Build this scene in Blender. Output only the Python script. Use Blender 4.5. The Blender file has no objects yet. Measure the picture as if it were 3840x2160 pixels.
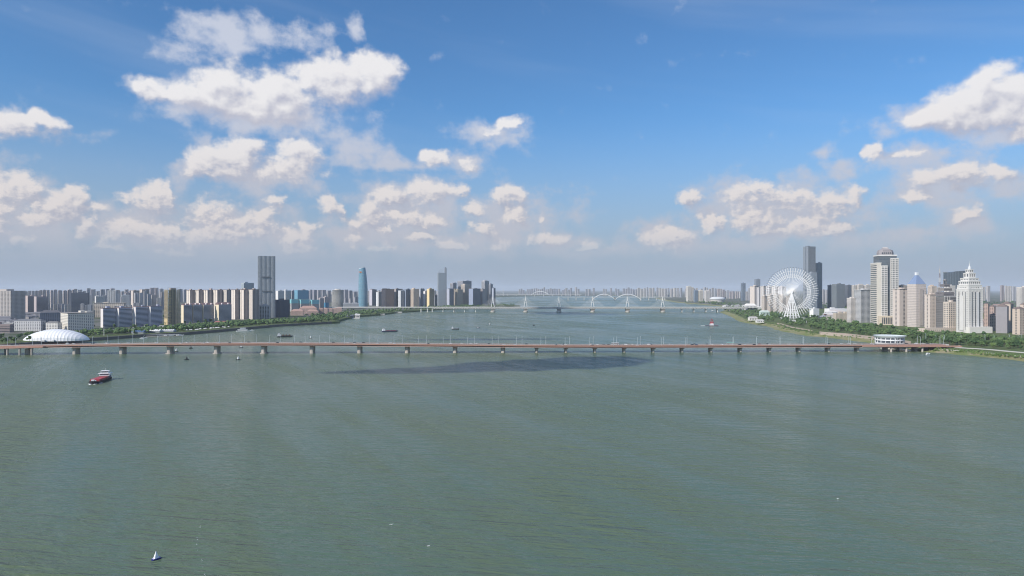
import bpy, math, random
import numpy as np
from mathutils import Vector, Matrix
random.seed(7); np.random.seed(7)
sc = bpy.context.scene
COL = sc.collection
# ---------------------------------------------------------------- camera
# photograph pixels (3840 x 2160): focal length 2600 px, horizon on row 1085, camera 100 m above the river
F, YH, CAMH = 2600.0, 1085.0, 100.0
cam = bpy.data.cameras.new('camera'); camo = bpy.data.objects.new('camera', cam); COL.objects.link(camo)
camo.location = (0, 0, CAMH); camo.rotation_euler = (math.pi/2, 0, 0)
cam.sensor_width = 36; cam.lens = 36*F/3840; cam.shift_y = (YH-1080)/3840
cam.clip_start = 1; cam.clip_end = 200000
sc.camera = camo
# ---------------------------------------------------------------- view + sampling
sc.view_settings.view_transform = 'Standard'; sc.view_settings.look = 'None'
sc.view_settings.exposure = 0.0; sc.view_settings.gamma = 1.0; sc.view_settings.use_curve_mapping = False
sc.render.engine = 'CYCLES'
cy = sc.cycles
cy.use_denoising = True
try: cy.denoiser = 'OPENIMAGEDENOISE'
except Exception: pass
cy.filter_width = 1.1
cy.max_bounces = 5; cy.diffuse_bounces = 2; cy.glossy_bounces = 2; cy.transmission_bounces = 2
cy.volume_bounces = 1; cy.transparent_max_bounces = 6; cy.caustics_reflective = False; cy.caustics_refractive = False
sc.render.film_transparent = False
# ---------------------------------------------------------------- sun + sky
SUN_EL = math.radians(36); SX, SY = -0.77, -0.638
SUN = Vector((SX*math.cos(SUN_EL), SY*math.cos(SUN_EL), math.sin(SUN_EL))).normalized()
sl = bpy.data.lights.new('sun', 'SUN'); sl.energy = 4.5; sl.angle = math.radians(0.55); sl.color = (1.0, 0.93, 0.84)
so = bpy.data.objects.new('sun', sl); COL.objects.link(so)
so.rotation_euler = SUN.to_track_quat('Z', 'Y').to_euler(); so.location = (-1500, -1200, 1500)
SKY_STRENGTH = 0.126
wd = bpy.data.worlds.new('World'); sc.world = wd; wd.use_nodes = True
wd.cycles.sampling_method = 'MANUAL'; wd.cycles.sample_map_resolution = 512
nt = wd.node_tree; nt.nodes.clear()

class G:
    """small helper that wires shader nodes"""
    def __init__(s, nt): s.nt = nt; s.L = nt.links
    def n(s, t, **kw):
        x = s.nt.nodes.new(t)
        for k, v in kw.items(): setattr(x, k, v)
        return x
    def put(s, sock, v):
        if v is None: return
        if isinstance(v, bpy.types.NodeSocket): s.L.new(v, sock)
        else: sock.default_value = v
    def m(s, op, a, b=None, c=None, clamp=False):
        x = s.n('ShaderNodeMath', operation=op, use_clamp=clamp)
        for i, v in enumerate((a, b, c)): s.put(x.inputs[i], v)
        return x.outputs[0]
    def vm(s, op, a, b=None, c=None):
        x = s.n('ShaderNodeVectorMath', operation=op)
        for i, v in enumerate((a, b, c)): s.put(x.inputs[i], v)
        return x.outputs['Value'] if op in ('LENGTH', 'DOT_PRODUCT', 'DISTANCE') else x.outputs['Vector']
    def xyz(s, a, b, c):
        x = s.n('ShaderNodeCombineXYZ')
        for i, v in enumerate((a, b, c)): s.put(x.inputs[i], v)
        return x.outputs[0]
    def sep(s, v):
        x = s.n('ShaderNodeSeparateXYZ'); s.put(x.inputs[0], v); return x.outputs
    def mr(s, v, a, b, c=0.0, d=1.0, smooth=True):
        x = s.n('ShaderNodeMapRange', interpolation_type='SMOOTHSTEP' if smooth else 'LINEAR')
        for i, q in enumerate((v, a, b, c, d)): s.put(x.inputs[i], q)
        return x.outputs[0]
    def noise(s, vec, scale, detail=4, rough=0.55, lac=2.0, dist=0.0, col=False, dim='3D'):
        x = s.n('ShaderNodeTexNoise'); x.noise_dimensions = dim
        s.put(x.inputs['Vector'], vec); x.inputs['Scale'].default_value = scale; x.inputs['Detail'].default_value = detail
        x.inputs['Roughness'].default_value = rough; x.inputs['Lacunarity'].default_value = lac; x.inputs['Distortion'].default_value = dist
        return x.outputs['Color'] if col else x.outputs[0]
    def mix(s, f, a, b, bl='MIX'):
        x = s.n('ShaderNodeMix', data_type='RGBA', blend_type=bl)
        s.put(x.inputs[0], f); s.put(x.inputs[6], a); s.put(x.inputs[7], b); return x.outputs[2]

g = G(nt)
sky = g.n('ShaderNodeTexSky', sky_type='NISHITA'); sky.sun_disc = False
sky.sun_elevation = SUN_EL; sky.sun_rotation = math.atan2(SX, SY)
sky.altitude = 0; sky.air_density = 1.0; sky.dust_density = 0.5; sky.ozone_density = 3.0
D = g.n('ShaderNodeTexCoord').outputs['Generated']
dx, dy, dz = g.sep(g.vm('NORMALIZE', D))
az = g.m('ARCTAN2', dx, dy); el = g.m('ARCSINE', dz)
P0 = g.xyz(az, el, 0.0)
# low frequency warp, then the fine billows
wv = g.noise(P0, 9.0, 3, 0.5, col=True, dim='2D')
wv = g.vm('MULTIPLY_ADD', wv, (0.05, 0.03, 0.0), (-0.025, -0.015, 0.0))
wv2 = g.noise(P0, 38.0, 3, 0.55, col=True, dim='2D')
wv2 = g.vm('MULTIPLY_ADD', wv2, (0.022, 0.016, 0.0), (-0.011, -0.008, 0.0))
PW = g.vm('ADD', g.vm('ADD', P0, wv), wv2)
# cumulus in view: azimuth / elevation of each puff (read off the photograph as directions), half widths, thinness 0..1
CL = [(385,222,72,38,.1),(475,222,80,44,.05),(560,222,108,70,0),(700,240,118,66,0),(850,200,130,60,0),(925,178,72,50,0),(640,280,165,36,.3),
 (52,306,90,40,.05),(112,288,46,28,.15),
 (562,398,108,46,.05),(624,366,50,36,.1),(735,388,76,54,0),(705,432,108,34,.2),(490,408,55,30,.3),
 (1096,390,36,26,.0),(1172,402,34,22,.5),(1240,318,55,22,.72),(1287,300,34,20,.5),
 (38,472,62,42,.2),(150,512,86,46,.05),(190,488,52,32,.1),(18,525,60,40,.35),(228,562,40,26,.3),(98,548,62,22,.3),(10,575,30,18,.1),
 (370,492,60,38,.1),(402,474,30,24,.05),(380,572,92,34,.25),(432,572,56,32,.2),
 (550,530,68,42,.05),(612,566,88,42,.05),(500,592,48,18,.2),(560,575,50,32,.05),(650,545,50,28,.3),(600,612,50,12,.3),
 (742,592,42,38,.2),(764,572,26,24,.15),(820,510,30,24,.08),(846,522,24,18,.25),(740,622,50,16,.3),
 (990,490,46,32,.08),(1086,486,56,34,.12),(1145,480,30,24,.2),(950,540,42,24,.15),(1090,556,36,20,.05),(1066,596,52,18,.2),(978,576,24,18,.3),(940,515,30,18,.2),
 (1280,486,40,27,0),(1300,536,30,24,.1),(1345,537,15,16,.05),(1226,570,36,20,.1),(1372,594,60,24,.2),(1330,604,32,18,.25),
 (1750,505,44,28,0),(1898,488,66,36,0),(1985,496,112,34,.12),(2100,502,86,42,0),(2152,488,46,34,0),(1898,556,66,38,0),(2010,560,100,32,.1),(2090,562,56,24,.1),(1792,566,38,25,.0),(1680,602,74,32,.15),(1702,584,40,20,.15),
 (2480,212,72,56,0),(2498,268,125,62,0),(2402,288,108,44,0),(2336,302,80,30,.02),(2566,250,84,66,0),(2600,300,90,40,0),(2455,262,110,74,0),(2545,225,90,80,0),
 (2218,368,30,28,.1),(2280,388,60,16,.35),(2400,440,120,30,.3),(2505,420,56,28,.25),(2430,432,60,26,.2),(2330,452,60,24,.3),(2300,488,46,18,.3),(2440,534,42,23,.1),(60,600,70,16,.3),(300,612,60,14,.3),(440,620,60,14,.3),(880,600,40,14,.3),(960,618,60,12,.3),(1140,612,60,14,.3),(1260,606,50,14,.3),(1480,608,60,12,.35),(690,500,34,18,.35),(260,520,40,20,.35),(880,560,40,20,.25),(1030,545,50,24,.2),(1190,520,34,20,.3)]
# thin veils: wisps, shreds and the soft skirts of the bigger clouds
THIN = [(570,88,140,44,0),(645,76,80,36,0),(545,58,62,34,0),(590,122,95,18,.1),(440,125,60,26,.4),(760,80,110,30,.55),(440,280,80,30,.3),(650,292,230,46,.15),(190,325,60,16,.5),
 (450,440,50,34,.3),(690,440,140,44,.1),(520,352,30,18,.4),(918,372,80,54,.35),(1005,408,120,20,.15),(1172,402,50,32,.1),(1225,325,90,40,.1),(830,332,50,28,.4),(895,76,18,34,.45),
 (120,560,170,70,.1),(380,560,150,70,.1),(590,570,170,80,.1),(740,590,80,60,.2),(1030,530,190,90,.1),(1300,560,160,90,.2),(1450,590,90,26,.3),(200,625,260,30,.3),(620,625,260,26,.3),(1000,620,330,24,.35),
 (1960,530,240,90,.05),(1690,590,130,50,.15),(2300,390,130,34,.1),(2136,406,55,22,.3),(2092,366,40,20,.3),(2400,455,190,70,.1),(2425,560,90,50,.2),(2300,300,120,40,.4),(2500,330,150,30,.3),(1820,500,60,36,.2),(560,640,420,26,.1),(1150,628,420,26,.15),(120,640,220,26,.15),(450,600,330,44,.05),(150,590,200,50,.05),(900,590,280,50,.05),(1250,595,260,46,.1),(700,600,160,40,.05),(1750,610,240,34,.2),(2200,590,260,40,.3),(45,500,100,90,.1)]
# the cloud cover as a chart of azimuth x elevation: one curve over azimuth for each band of elevation
NB, A0, A1, E0, E1, NC = 42, -0.70, 0.70, 0.03, 0.45, 200
def chart(LIST):
    az_ = np.linspace(A0, A1, NC+1)[None, :]; el_ = np.linspace(E0, E1, NB)[:, None]
    B = np.full((NB, NC+1), -0.6)
    for (x, y, rx, ry, th) in LIST:
        X_, Y_ = x*1.4907, (y+8)*1.4907
        a = math.atan2(X_-1920, F); e = math.atan((YH-Y_)/F*math.cos(a))
        ra, re = rx*1.4907/F*1.06*math.cos(a)**2, max(ry*1.4907/F*1.03*math.cos(a), 0.007)
        B = np.maximum(B, 1-np.sqrt(((az_-a)/ra)**2+((el_-e)/re)**2+th*th))
    return (B+0.6)/1.6
def blobs(P, CH):
    px_, pe_, _ = g.sep(P)
    a = g.mr(px_, A0, A1, 0.0, 1.0, smooth=False); e = g.mr(pe_, E0, E1, 0.0, NB-1.0, smooth=False)
    av = g.xyz(a, a, a); ev = g.xyz(e, e, e); tot = None
    for i in range(0, NB, 3):
        nd = g.n('ShaderNodeRGBCurve'); mp = nd.mapping
        for c_ in range(3):
            cu = mp.curves[c_]; row = CH[i+c_]
            cu.points[0].location = (0, float(row[0])); cu.points[1].location = (1, float(row[-1]))
            for j in range(1, NC): cu.points.new(j/NC, float(row[j]))
        mp.update()
        if tot is not None:          # keeps the bands in sequence
            t3 = g.xyz(tot, tot, tot); av_ = g.vm('MULTIPLY_ADD', t3, (1e-9,)*3, av); ev_ = g.vm('MULTIPLY_ADD', t3, (1e-9,)*3, ev)
        else: av_, ev_ = av, ev
        g.L.new(av_, nd.inputs['Color'])
        w = g.vm('MAXIMUM', g.vm('SUBTRACT', (1.0, 1.0, 1.0), g.vm('ABSOLUTE', g.vm('SUBTRACT', ev_, (float(i), i+1.0, i+2.0)))), (0.0, 0.0, 0.0))
        d = g.vm('DOT_PRODUCT', w, nd.outputs[0])
        tot = d if tot is None else g.m('ADD', tot, d)
    return g.m('MULTIPLY_ADD', tot, 1.6, -0.6)
CH1, CH2 = chart(CL), chart(THIN)
# beyond the picture the same fair-weather sky goes on: scattered cumulus of the same size
def scattered(P):
    n = g.noise(g.vm('MULTIPLY', P, (1.0, 1.7, 1.0)), 3.6, 3, 0.5, dim='2D')
    return g.mr(n, 0.52, 0.68, -0.9, 0.75, smooth=False)
outside = g.m('MAXIMUM', g.mr(g.m('ABSOLUTE', az), 0.66, 0.78), g.mr(el, 0.40, 0.52))
up = g.mr(el, 0.0, 0.03)
lowc = g.mr(el, 0.12, 0.26, 0.13, 0.0)
farc = g.mr(el, 0.10, 0.26, 0.50, 0.0)     # clouds farther off show finer billows
def field(P, Pn):
    b = g.m('MAXIMUM', blobs(P, CH1), g.m('ADD', scattered(P), g.m('MULTIPLY', g.m('SUBTRACT', outside, 1.0), 3.0)))
    Pn = g.vm('MULTIPLY', Pn, (1.0, 1.3, 1.0))
    f = g.m('ADD', g.m('MULTIPLY', g.noise(Pn, 17.0, 2, 0.5, dim='2D'), 0.62), g.m('MULTIPLY', g.noise(Pn, 50.0, 5, 0.52, dim='2D'), 0.48))
    f = g.m('ADD', g.m('SUBTRACT', f, 0.56), g.m('MULTIPLY', g.m('SUBTRACT', g.noise(Pn, 105.0, 4, 0.6, dim='2D'), 0.5), farc))
    return g.m('MULTIPLY_ADD', f, 1.7, g.m('MINIMUM', g.m('ADD', g.m('MULTIPLY_ADD', b, 1.3, 0.08), lowc), 0.9))
d1 = field(PW, P0)
seq = lambda P, d: g.vm('MULTIPLY_ADD', g.xyz(d, d, d), (1e-9,)*3, P)
osc = g.mr(el, 0.07, 0.30, 0.62, 1.15); osc = g.xyz(osc, osc, osc)
d2 = field(g.vm('MULTIPLY_ADD', osc, (-0.009, 0.0135, 0.0), seq(PW, d1)), g.vm('MULTIPLY_ADD', osc, (-0.006, 0.009, 0.0), seq(P0, d1)))
k = 1.0/SKY_STRENGTH
lit = g.mr(g.m('SUBTRACT', d1, d2), -0.48, 0.46)
edge = g.m('ADD', g.mr(lit, 0.0, 1.0, 0.95, 0.60, smooth=False), g.mr(el, 0.10, 0.24, 0.16, 0.0))
alpha = g.m('MULTIPLY', g.mr(d1, -0.14, edge), g.mr(el, 0.028, 0.095, 0.0, 0.97))
lit = g.m('MULTIPLY', lit, g.mr(d1, 0.0, 0.5, 0.6, 1.0))
ccol = g.mix(lit, (0.50*k, 0.51*k, 0.61*k, 1), (0.87*k, 0.855*k, 0.865*k, 1))
lcol = g.mix(lit, (0.42*k, 0.435*k, 0.525*k, 1), (0.74*k, 0.69*k, 0.68*k, 1))
ccol = g.mix(g.mr(el, 0.07, 0.27), lcol, ccol)
tb = blobs(g.vm('ADD', seq(P0, d2), wv), CH2)
tf = g.noise(g.vm('MULTIPLY', P0, (1.0, 1.25, 1.0)), 24.0, 6, 0.58, dim='2D')
tal = g.mr(g.m('MULTIPLY_ADD', g.m('SUBTRACT', tf, 0.52), 2.2, tb), -0.35, 0.75, 0.0, 0.78)
tal = g.m('MULTIPLY', tal, g.mr(el, 0.02, 0.085))
tcol = g.mix(g.mr(el, 0.07, 0.32), (0.545*k, 0.535*k, 0.59*k, 1), (0.70*k, 0.72*k, 0.80*k, 1))
# faint high cirrus streaks
ci = g.noise(g.vm('MULTIPLY', g.xyz(g.m('MULTIPLY_ADD', el, 0.8, az), g.m('MULTIPLY_ADD', az, 0.16, el), 0.0), (1.5, 13.0, 1.0)), 1.0, 4, 0.5, dim='2D')
cial = g.m('MULTIPLY', g.mr(ci, 0.45, 0.95, 0.0, 0.22), g.mr(el, 0.10, 0.25))
hz = g.n('ShaderNodeBackground'); hz.inputs[1].default_value = SKY_STRENGTH
clear = g.mix(1.0, sky.outputs[0], (0.52, 0.82, 1.05, 1), 'MULTIPLY')
clear = g.mix(g.mr(g.m('MAXIMUM', el, 0.0), 0.0, 0.26, 0.96, 0.0), clear, (0.345*k, 0.405*k, 0.515*k, 1))   # dusty air low over the horizon
clear = g.mix(cial, clear, (0.62*k, 0.68*k, 0.80*k, 1))
clear = g.mix(tal, clear, tcol)
g.L.new(g.mix(alpha, clear, ccol), hz.inputs[0])
g.L.new(hz.outputs[0], g.n('ShaderNodeOutputWorld').inputs[0])
# ================================================================ helpers
def X(px, D): return (px-1920.0)/F*D
def Z(py, D): return CAMH-(py-YH)*D/F
def Dg(py, z=0.0): return (CAMH-z)*F/(py-YH)

class MB:
    """collects faces and links them as one mesh object"""
    def __init__(s): s.v = []; s.f = []
    def poly(s, pts):
        i = len(s.v); s.v += [tuple(p) for p in pts]; s.f.append(tuple(range(i, i+len(pts))))
    def box(s, x0, x1, y0, y1, z0, z1, bottom=True):
        i = len(s.v)
        s.v += [(x0,y0,z0),(x1,y0,z0),(x1,y1,z0),(x0,y1,z0),(x0,y0,z1),(x1,y0,z1),(x1,y1,z1),(x0,y1,z1)]
        s.f += [(i,i+1,i+5,i+4),(i+1,i+2,i+6,i+5),(i+2,i+3,i+7,i+6),(i+3,i,i+4,i+7),(i+4,i+5,i+6,i+7)]
        if bottom: s.f.append((i+3,i+2,i+1,i))
    def cbox(s, cx, cy, z0, z1, sx, sy): s.box(cx-sx/2, cx+sx/2, cy-sy/2, cy+sy/2, z0, z1)
    def loft(s, rings, cap0=True, cap1=True):
        n = len(rings[0]); base = len(s.v)
        for r in rings: s.v += [tuple(p) for p in r]
        for k in range(len(rings)-1):
            a = base+k*n; b = a+n
            for j in range(n):
                j2 = (j+1) % n
                s.f.append((a+j, a+j2, b+j2, b+j))
        if cap0: s.f.append(tuple(range(base+n-1, base-1, -1)))
        if cap1: s.f.append(tuple(range(base+(len(rings)-1)*n, base+len(rings)*n)))
    def prism(s, pts, z0, z1): s.loft([[(x, y, z0) for x, y in pts], [(x, y, z1) for x, y in pts]])
    def tube(s, p, q, r, n=6, r2=None):
        p, q = Vector(p), Vector(q); d = (q-p)
        if d.length < 1e-6: return
        d.normalize(); a = d.orthogonal().normalized(); b = d.cross(a)
        r2 = r if r2 is None else r2
        R = lambda c, rr: [c+(a*math.cos(t)+b*math.sin(t))*rr for t in [2*math.pi*k/n for k in range(n)]]
        s.loft([R(p, r), R(q, r2)])
    def ring(s, c, r, w, z0, z1, n=24):
        o = [(c[0]+r*math.cos(2*math.pi*k/n), c[1]+r*math.sin(2*math.pi*k/n)) for k in range(n)]
        s.loft([[(x, y, z0) for x, y in o], [(x, y, z1) for x, y in o]])
    def build(s, name, mat, parent=None, loc=(0,0,0), rz=0.0, smooth=False, col=None):
        me = bpy.data.meshes.new(name); me.from_pydata(s.v, [], s.f); me.update()
        if smooth: me.polygons.foreach_set('use_smooth', [True]*len(me.polygons))
        return mkobj(name, me, mat, parent, loc, rz, col)
def mkobj(name, me, mat, parent=None, loc=(0,0,0), rz=0.0, col=None):
    if mat is not None and not len(me.materials): me.materials.append(mat)
    o = bpy.data.objects.new(name, me); COL.objects.link(o)
    o.location = loc; o.rotation_euler = (0, 0, rz)
    if parent is not None: o.parent = parent
    if col is not None: o.color = (*col[:3], 1)
    return o
def empty(name, loc=(0,0,0), rz=0.0):
    o = bpy.data.objects.new(name, None); COL.objects.link(o); o.location = loc; o.rotation_euler = (0, 0, rz); o.empty_display_size = 1
    return o
def tag(o, label, cat, group=None):
    o['label'] = label; o['category'] = cat
    if group: o['group'] = group
    return o
def kind(o, k): o['kind'] = k; return o
def dup(root, loc, rz=0.0, scale=1.0, label=None, group=None, cat=None):
    r = root.copy(); COL.objects.link(r); r.location = loc; r.rotation_euler = (0, 0, rz)
    r.scale = (scale,)*3 if not isinstance(scale, tuple) else scale
    if label: r['label'] = label
    if group: r['group'] = group
    if cat: r['category'] = cat
    for ch in root.children:
        c = ch.copy(); COL.objects.link(c); c.parent = r
        for q in ch.children:
            d = q.copy(); COL.objects.link(d); d.parent = c
    return r
ORD = lambda n: f"{n}{'th' if 10 <= n % 100 <= 20 else {1:'st',2:'nd',3:'rd'}.get(n % 10, 'th')}"

# ================================================================ materials
def mat(name):
    m = bpy.data.materials.new(name); m.use_nodes = True
    t = m.node_tree; return m, t, G(t), t.nodes['Principled BSDF']
def plain(name, col, rough=0.6, metal=0.0, spec=0.4, var=0.12, scale=0.15, objcol=False):
    m, t, q, p = mat(name)
    c = tuple(col) if not objcol else q.n('ShaderNodeObjectInfo').outputs['Color']
    tc = q.n('ShaderNodeTexCoord').outputs['Object']
    n = q.noise(tc, scale, 5, 0.6)
    n2 = q.noise(q.vm('MULTIPLY', tc, (1.0, 1.0, 0.12)), scale*5, 3, 0.5)
    f = q.m('MULTIPLY_ADD', q.m('ADD', n, n2), var*2, 1.0-var*2)
    x = q.n('ShaderNodeVectorMath', operation='SCALE'); q.put(x.inputs[0], c); q.put(x.inputs['Scale'], f)
    q.L.new(x.outputs[0], p.inputs['Base Color'])
    p.inputs['Roughness'].default_value = rough; p.inputs['Metallic'].default_value = metal
    p.inputs['Specular IOR Level'].default_value = spec
    return m
WALL = plain('wall_render', (0.6,0.55,0.5), 0.8, objcol=True, var=0.10, spec=0.2)
PAINT = plain('paint', (0.8,0.8,0.8), 0.45, objcol=True, var=0.06, scale=0.6)
CONC = plain('concrete', (0.36,0.33,0.30), 0.85, var=0.16, scale=0.25, spec=0.2)
PALEC = plain('pale_concrete', (0.52,0.50,0.47), 0.8, var=0.12, scale=0.2, spec=0.2)
WHITE = plain('white_steel', (0.80,0.80,0.80), 0.4, var=0.04, scale=0.4)
DARK = plain('dark_metal', (0.04,0.045,0.05), 0.5, var=0.1, scale=0.8)
STEEL = plain('galvanised_steel', (0.50,0.56,0.58), 0.45, metal=0.2, var=0.06, scale=0.8)
ROOF = plain('roof_felt', (0.26,0.25,0.25), 0.9, var=0.15, scale=0.12, spec=0.15)
ASPH = plain('asphalt', (0.115,0.10,0.095), 0.9, var=0.14, scale=0.08, spec=0.2)
def glassmat(name, col, rough=0.12, band=3.4, bay=1.6, tint=0.35, objcol=False):
    m, t, q, p = mat(name)
    tc = q.n('ShaderNodeTexCoord').outputs['Object']; x, y, z = q.sep(tc)
    u = q.m('ADD', x, y)
    cell = q.xyz(q.m('FLOOR', q.m('DIVIDE', u, bay)), q.m('FLOOR', q.m('DIVIDE', z, band)), 0.0)
    w = q.n('ShaderNodeTexWhiteNoise', noise_dimensions='3D'); q.put(w.inputs['Vector'], cell)
    c = tuple(col) if not objcol else q.n('ShaderNodeObjectInfo').outputs['Color']
    s = q.n('ShaderNodeVectorMath', operation='SCALE'); q.put(s.inputs[0], c)
    q.put(s.inputs['Scale'], q.m('MULTIPLY_ADD', w.outputs['Value'], tint*2, 1-tint))
    # spandrel line on every floor
    fr = q.m('FRACT', q.m('DIVIDE', z, band))
    sp = q.m('LESS_THAN', fr, 0.22)
    cc = q.mix(q.m('MULTIPLY', sp, 0.45), s.outputs[0], (0.30,0.32,0.34,1))
    q.L.new(cc, p.inputs['Base Color'])
    p.inputs['Roughness'].default_value = rough; p.inputs['Specular IOR Level'].default_value = 0.7
    return m
GLASS = glassmat('window_glass', (0.055,0.07,0.09))
GLASSO = glassmat('curtain_glass', (0.1,0.2,0.3), rough=0.16, objcol=True, tint=0.18)
# facade of far buildings, whose windows are too small to tell apart
def facade():
    m, t, q, p = mat('far_facade')
    tc = q.n('ShaderNodeTexCoord').outputs['Object']; x, y, z = q.sep(tc)
    u = q.m('ADD', x, y)
    nz = q.sep(q.n('ShaderNodeNewGeometry').outputs['Normal'])[2]
    side = q.m('LESS_THAN', q.m('ABSOLUTE', nz), 0.5)
    a = q.m('FRACT', q.m('DIVIDE', u, 4.1)); b = q.m('FRACT', q.m('DIVIDE', z, 3.1))
    wx = q.m('GREATER_THAN', a, 0.42); wz = q.m('GREATER_THAN', b, 0.48)
    bay = q.m('LESS_THAN', q.m('FRACT', q.m('DIVIDE', u, 15.3)), 0.30)  # balcony columns painted dark: recess shade put into the colour
    mk = q.m('MULTIPLY', q.m('MAXIMUM', q.m('MULTIPLY', wx, wz), q.m('MULTIPLY', bay, 0.75)), side)
    oc = q.n('ShaderNodeObjectInfo').outputs['Color']
    n = q.noise(tc, 0.05, 3)
    s = q.n('ShaderNodeVectorMath', operation='SCALE'); q.put(s.inputs[0], oc); q.put(s.inputs['Scale'], q.m('MULTIPLY_ADD', n, 0.3, 0.85))
    q.L.new(q.mix(q.m('MULTIPLY', mk, 0.8), s.outputs[0], (0.07,0.085,0.11,1)), p.inputs['Base Color'])
    p.inputs['Roughness'].default_value = 0.6; p.inputs['Specular IOR Level'].default_value = 0.25
    return m
FAR = facade()
def foliage(name, col, col2):
    m, t, q, p = mat(name)
    tc = q.n('ShaderNodeTexCoord').outputs['Object']
    oi = q.n('ShaderNodeObjectInfo').outputs['Random']
    n = q.noise(tc, 0.35, 4, 0.65)
    n2 = q.noise(q.n('ShaderNodeNewGeometry').outputs['Position'], 0.03, 3, 0.6)
    f = q.m('ADD', q.m('MULTIPLY', n, 0.6), q.m('MULTIPLY_ADD', oi, 0.3, q.m('MULTIPLY_ADD', n2, 0.9, -0.45)))
    q.L.new(q.mix(q.mr(f, 0.2, 0.75), (*col, 1), (*col2, 1)), p.inputs['Base Color'])
    p.inputs['Roughness'].default_value = 0.75; p.inputs['Specular IOR Level'].default_value = 0.15
    return m
LEAF = foliage('foliage', (0.042,0.082,0.036), (0.135,0.205,0.075))
LEAFL = foliage('light_foliage', (0.075,0.13,0.04), (0.18,0.25,0.085))
BARK = plain('bark', (0.11,0.08,0.06), 0.9, var=0.2, scale=1.5, spec=0.1)
def land(name, cols, sc1=0.012, sc2=0.08):
    m, t, q, p = mat(name)
    pos = q.n('ShaderNodeNewGeometry').outputs['Position']
    n = q.noise(pos, sc1, 6, 0.6); n2 = q.noise(pos, sc2, 6, 0.65)
    c = q.mix(q.mr(n, 0.40, 0.60), (*cols[0], 1), (*cols[1], 1))
    c = q.mix(q.mr(n2, 0.45, 0.66), c, (*cols[2], 1))
    q.L.new(c, p.inputs['Base Color']); p.inputs['Roughness'].default_value = 0.95; p.inputs['Specular IOR Level'].default_value = 0.1
    return m
CITY = land('city_ground', [(0.06,0.085,0.045),(0.20,0.19,0.18),(0.10,0.11,0.08)], 0.006, 0.03)
SHOREG = land('grassy_shore', [(0.17,0.21,0.075),(0.24,0.235,0.11),(0.32,0.28,0.19)], 0.02, 0.05)
PARK = land('park_ground', [(0.075,0.11,0.045),(0.10,0.14,0.05),(0.14,0.16,0.08)], 0.02, 0.1)
QUAY = plain('quay_wall', (0.115,0.11,0.105), 0.85, var=0.2, scale=0.05, spec=0.2)

# river: murky green-grey body colour under a rippled, sky-reflecting surface
def water():
    m, t, q, p = mat('river_water')
    pos = q.n('ShaderNodeNewGeometry').outputs['Position']
    rot = q.n('ShaderNodeVectorRotate', rotation_type='Z_AXIS'); q.put(rot.inputs['Vector'], pos); rot.inputs['Angle'].default_value = math.radians(9)
    r = rot.outputs[0]
    w1 = q.noise(q.vm('MULTIPLY', r, (0.032, 0.17, 0.1)), 1.0, 3, 0.55, dist=0.35)
    w2 = q.noise(q.vm('MULTIPLY', r, (0.12, 0.48, 0.1)), 1.0, 3, 0.6, dist=0.3)
    w3 = q.noise(q.vm('MULTIPLY', r, (0.012, 0.035, 0.1)), 1.0, 3, 0.5)
    big = q.noise(q.vm('MULTIPLY', pos, (0.0026, 0.0014, 0.0)), 1.0, 4, 0.55, dist=0.6)
    streak_r = q.n('ShaderNodeVectorRotate', rotation_type='Z_AXIS'); q.put(streak_r.inputs['Vector'], pos); streak_r.inputs['Angle'].default_value = math.radians(-28)
    streak = q.noise(q.vm('MULTIPLY', streak_r.outputs[0], (0.03, 0.003, 0.0)), 1.0, 4, 0.6)
    calm = q.mr(q.m('ADD', q.m('MULTIPLY', big, 0.55), q.m('MULTIPLY', streak, 0.45)), 0.40, 0.61)
    h = q.m('ADD', q.m('MULTIPLY', w1, 3.0), q.m('MULTIPLY_ADD', w2, 1.1, q.m('MULTIPLY', w3, 2.0)))
    bp = q.n('ShaderNodeBump'); bp.inputs['Distance'].default_value = 1.0
    q.put(bp.inputs['Strength'], q.m('MULTIPLY_ADD', calm, 0.75, 0.45)); q.put(bp.inputs['Height'], h)
    c = q.mix(calm, (0.088,0.142,0.100,1), (0.108,0.146,0.083,1))
    mud = q.noise(q.vm('MULTIPLY', pos, (0.0018, 0.0018, 0.0)), 1.0, 3, 0.5)
    c = q.mix(q.mr(mud, 0.42, 0.70), c, (0.122,0.152,0.082,1))
    q.L.new(c, p.inputs['Base Color'])
    q.L.new(bp.outputs[0], p.inputs['Normal'])
    q.L.new(q.m('MULTIPLY_ADD', calm, 0.14, 0.17), p.inputs['Roughness']); p.inputs['IOR'].default_value = 1.33
    p.inputs['Specular IOR Level'].default_value = 0.38
    return m
WATER = water()

# ================================================================ the setting
kind(mkobj('river', (lambda me: (me.from_pydata([(-60000,-40000,0),(60000,-40000,0),(60000,60000,0),(-60000,60000,0)], [], [(0,1,2,3)]), me)[1])(bpy.data.meshes.new('river')), WATER), 'structure')
LS = [(-2000,-1500),(200,-1150),(900,-960),(1130,-880),(1268,-850),(1375,-800),(1452,-771),(1520,-713),(1688,-665),(1857,-626),(1955,-563),(2047,-507),(2120,-530),(2281,-546),(2500,-547),(2653,-504),(2921,-483),(3095,-426),(3400,-330),(3750,-140),(4060,50),(4250,-40),(4700,-420),(5500,-500),(6500,-480),(8000,-400),(9500,0),(10600,600)]
RS = [(-2000,900),(500,760),(800,712),(952,705),(992,701),(1036,686),(1079,676),(1106,650),(1268,668),(1428,655),(1486,628),(1710,649),(1870,685),(2097,692),(2574,807),(3023,902),(3500,1080),(4062,1212),(5200,1238),(6500,1400),(8125,1656),(9630,2148),(10600,1500)]
LSY, LSX = np.array(LS).T; RSY, RSX = np.array(RS).T
def lshore(y): return float(np.interp(y, LSY, LSX))
def rshore(y): return float(np.interp(y, RSY, RSX))
GZ = 7.0
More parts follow.
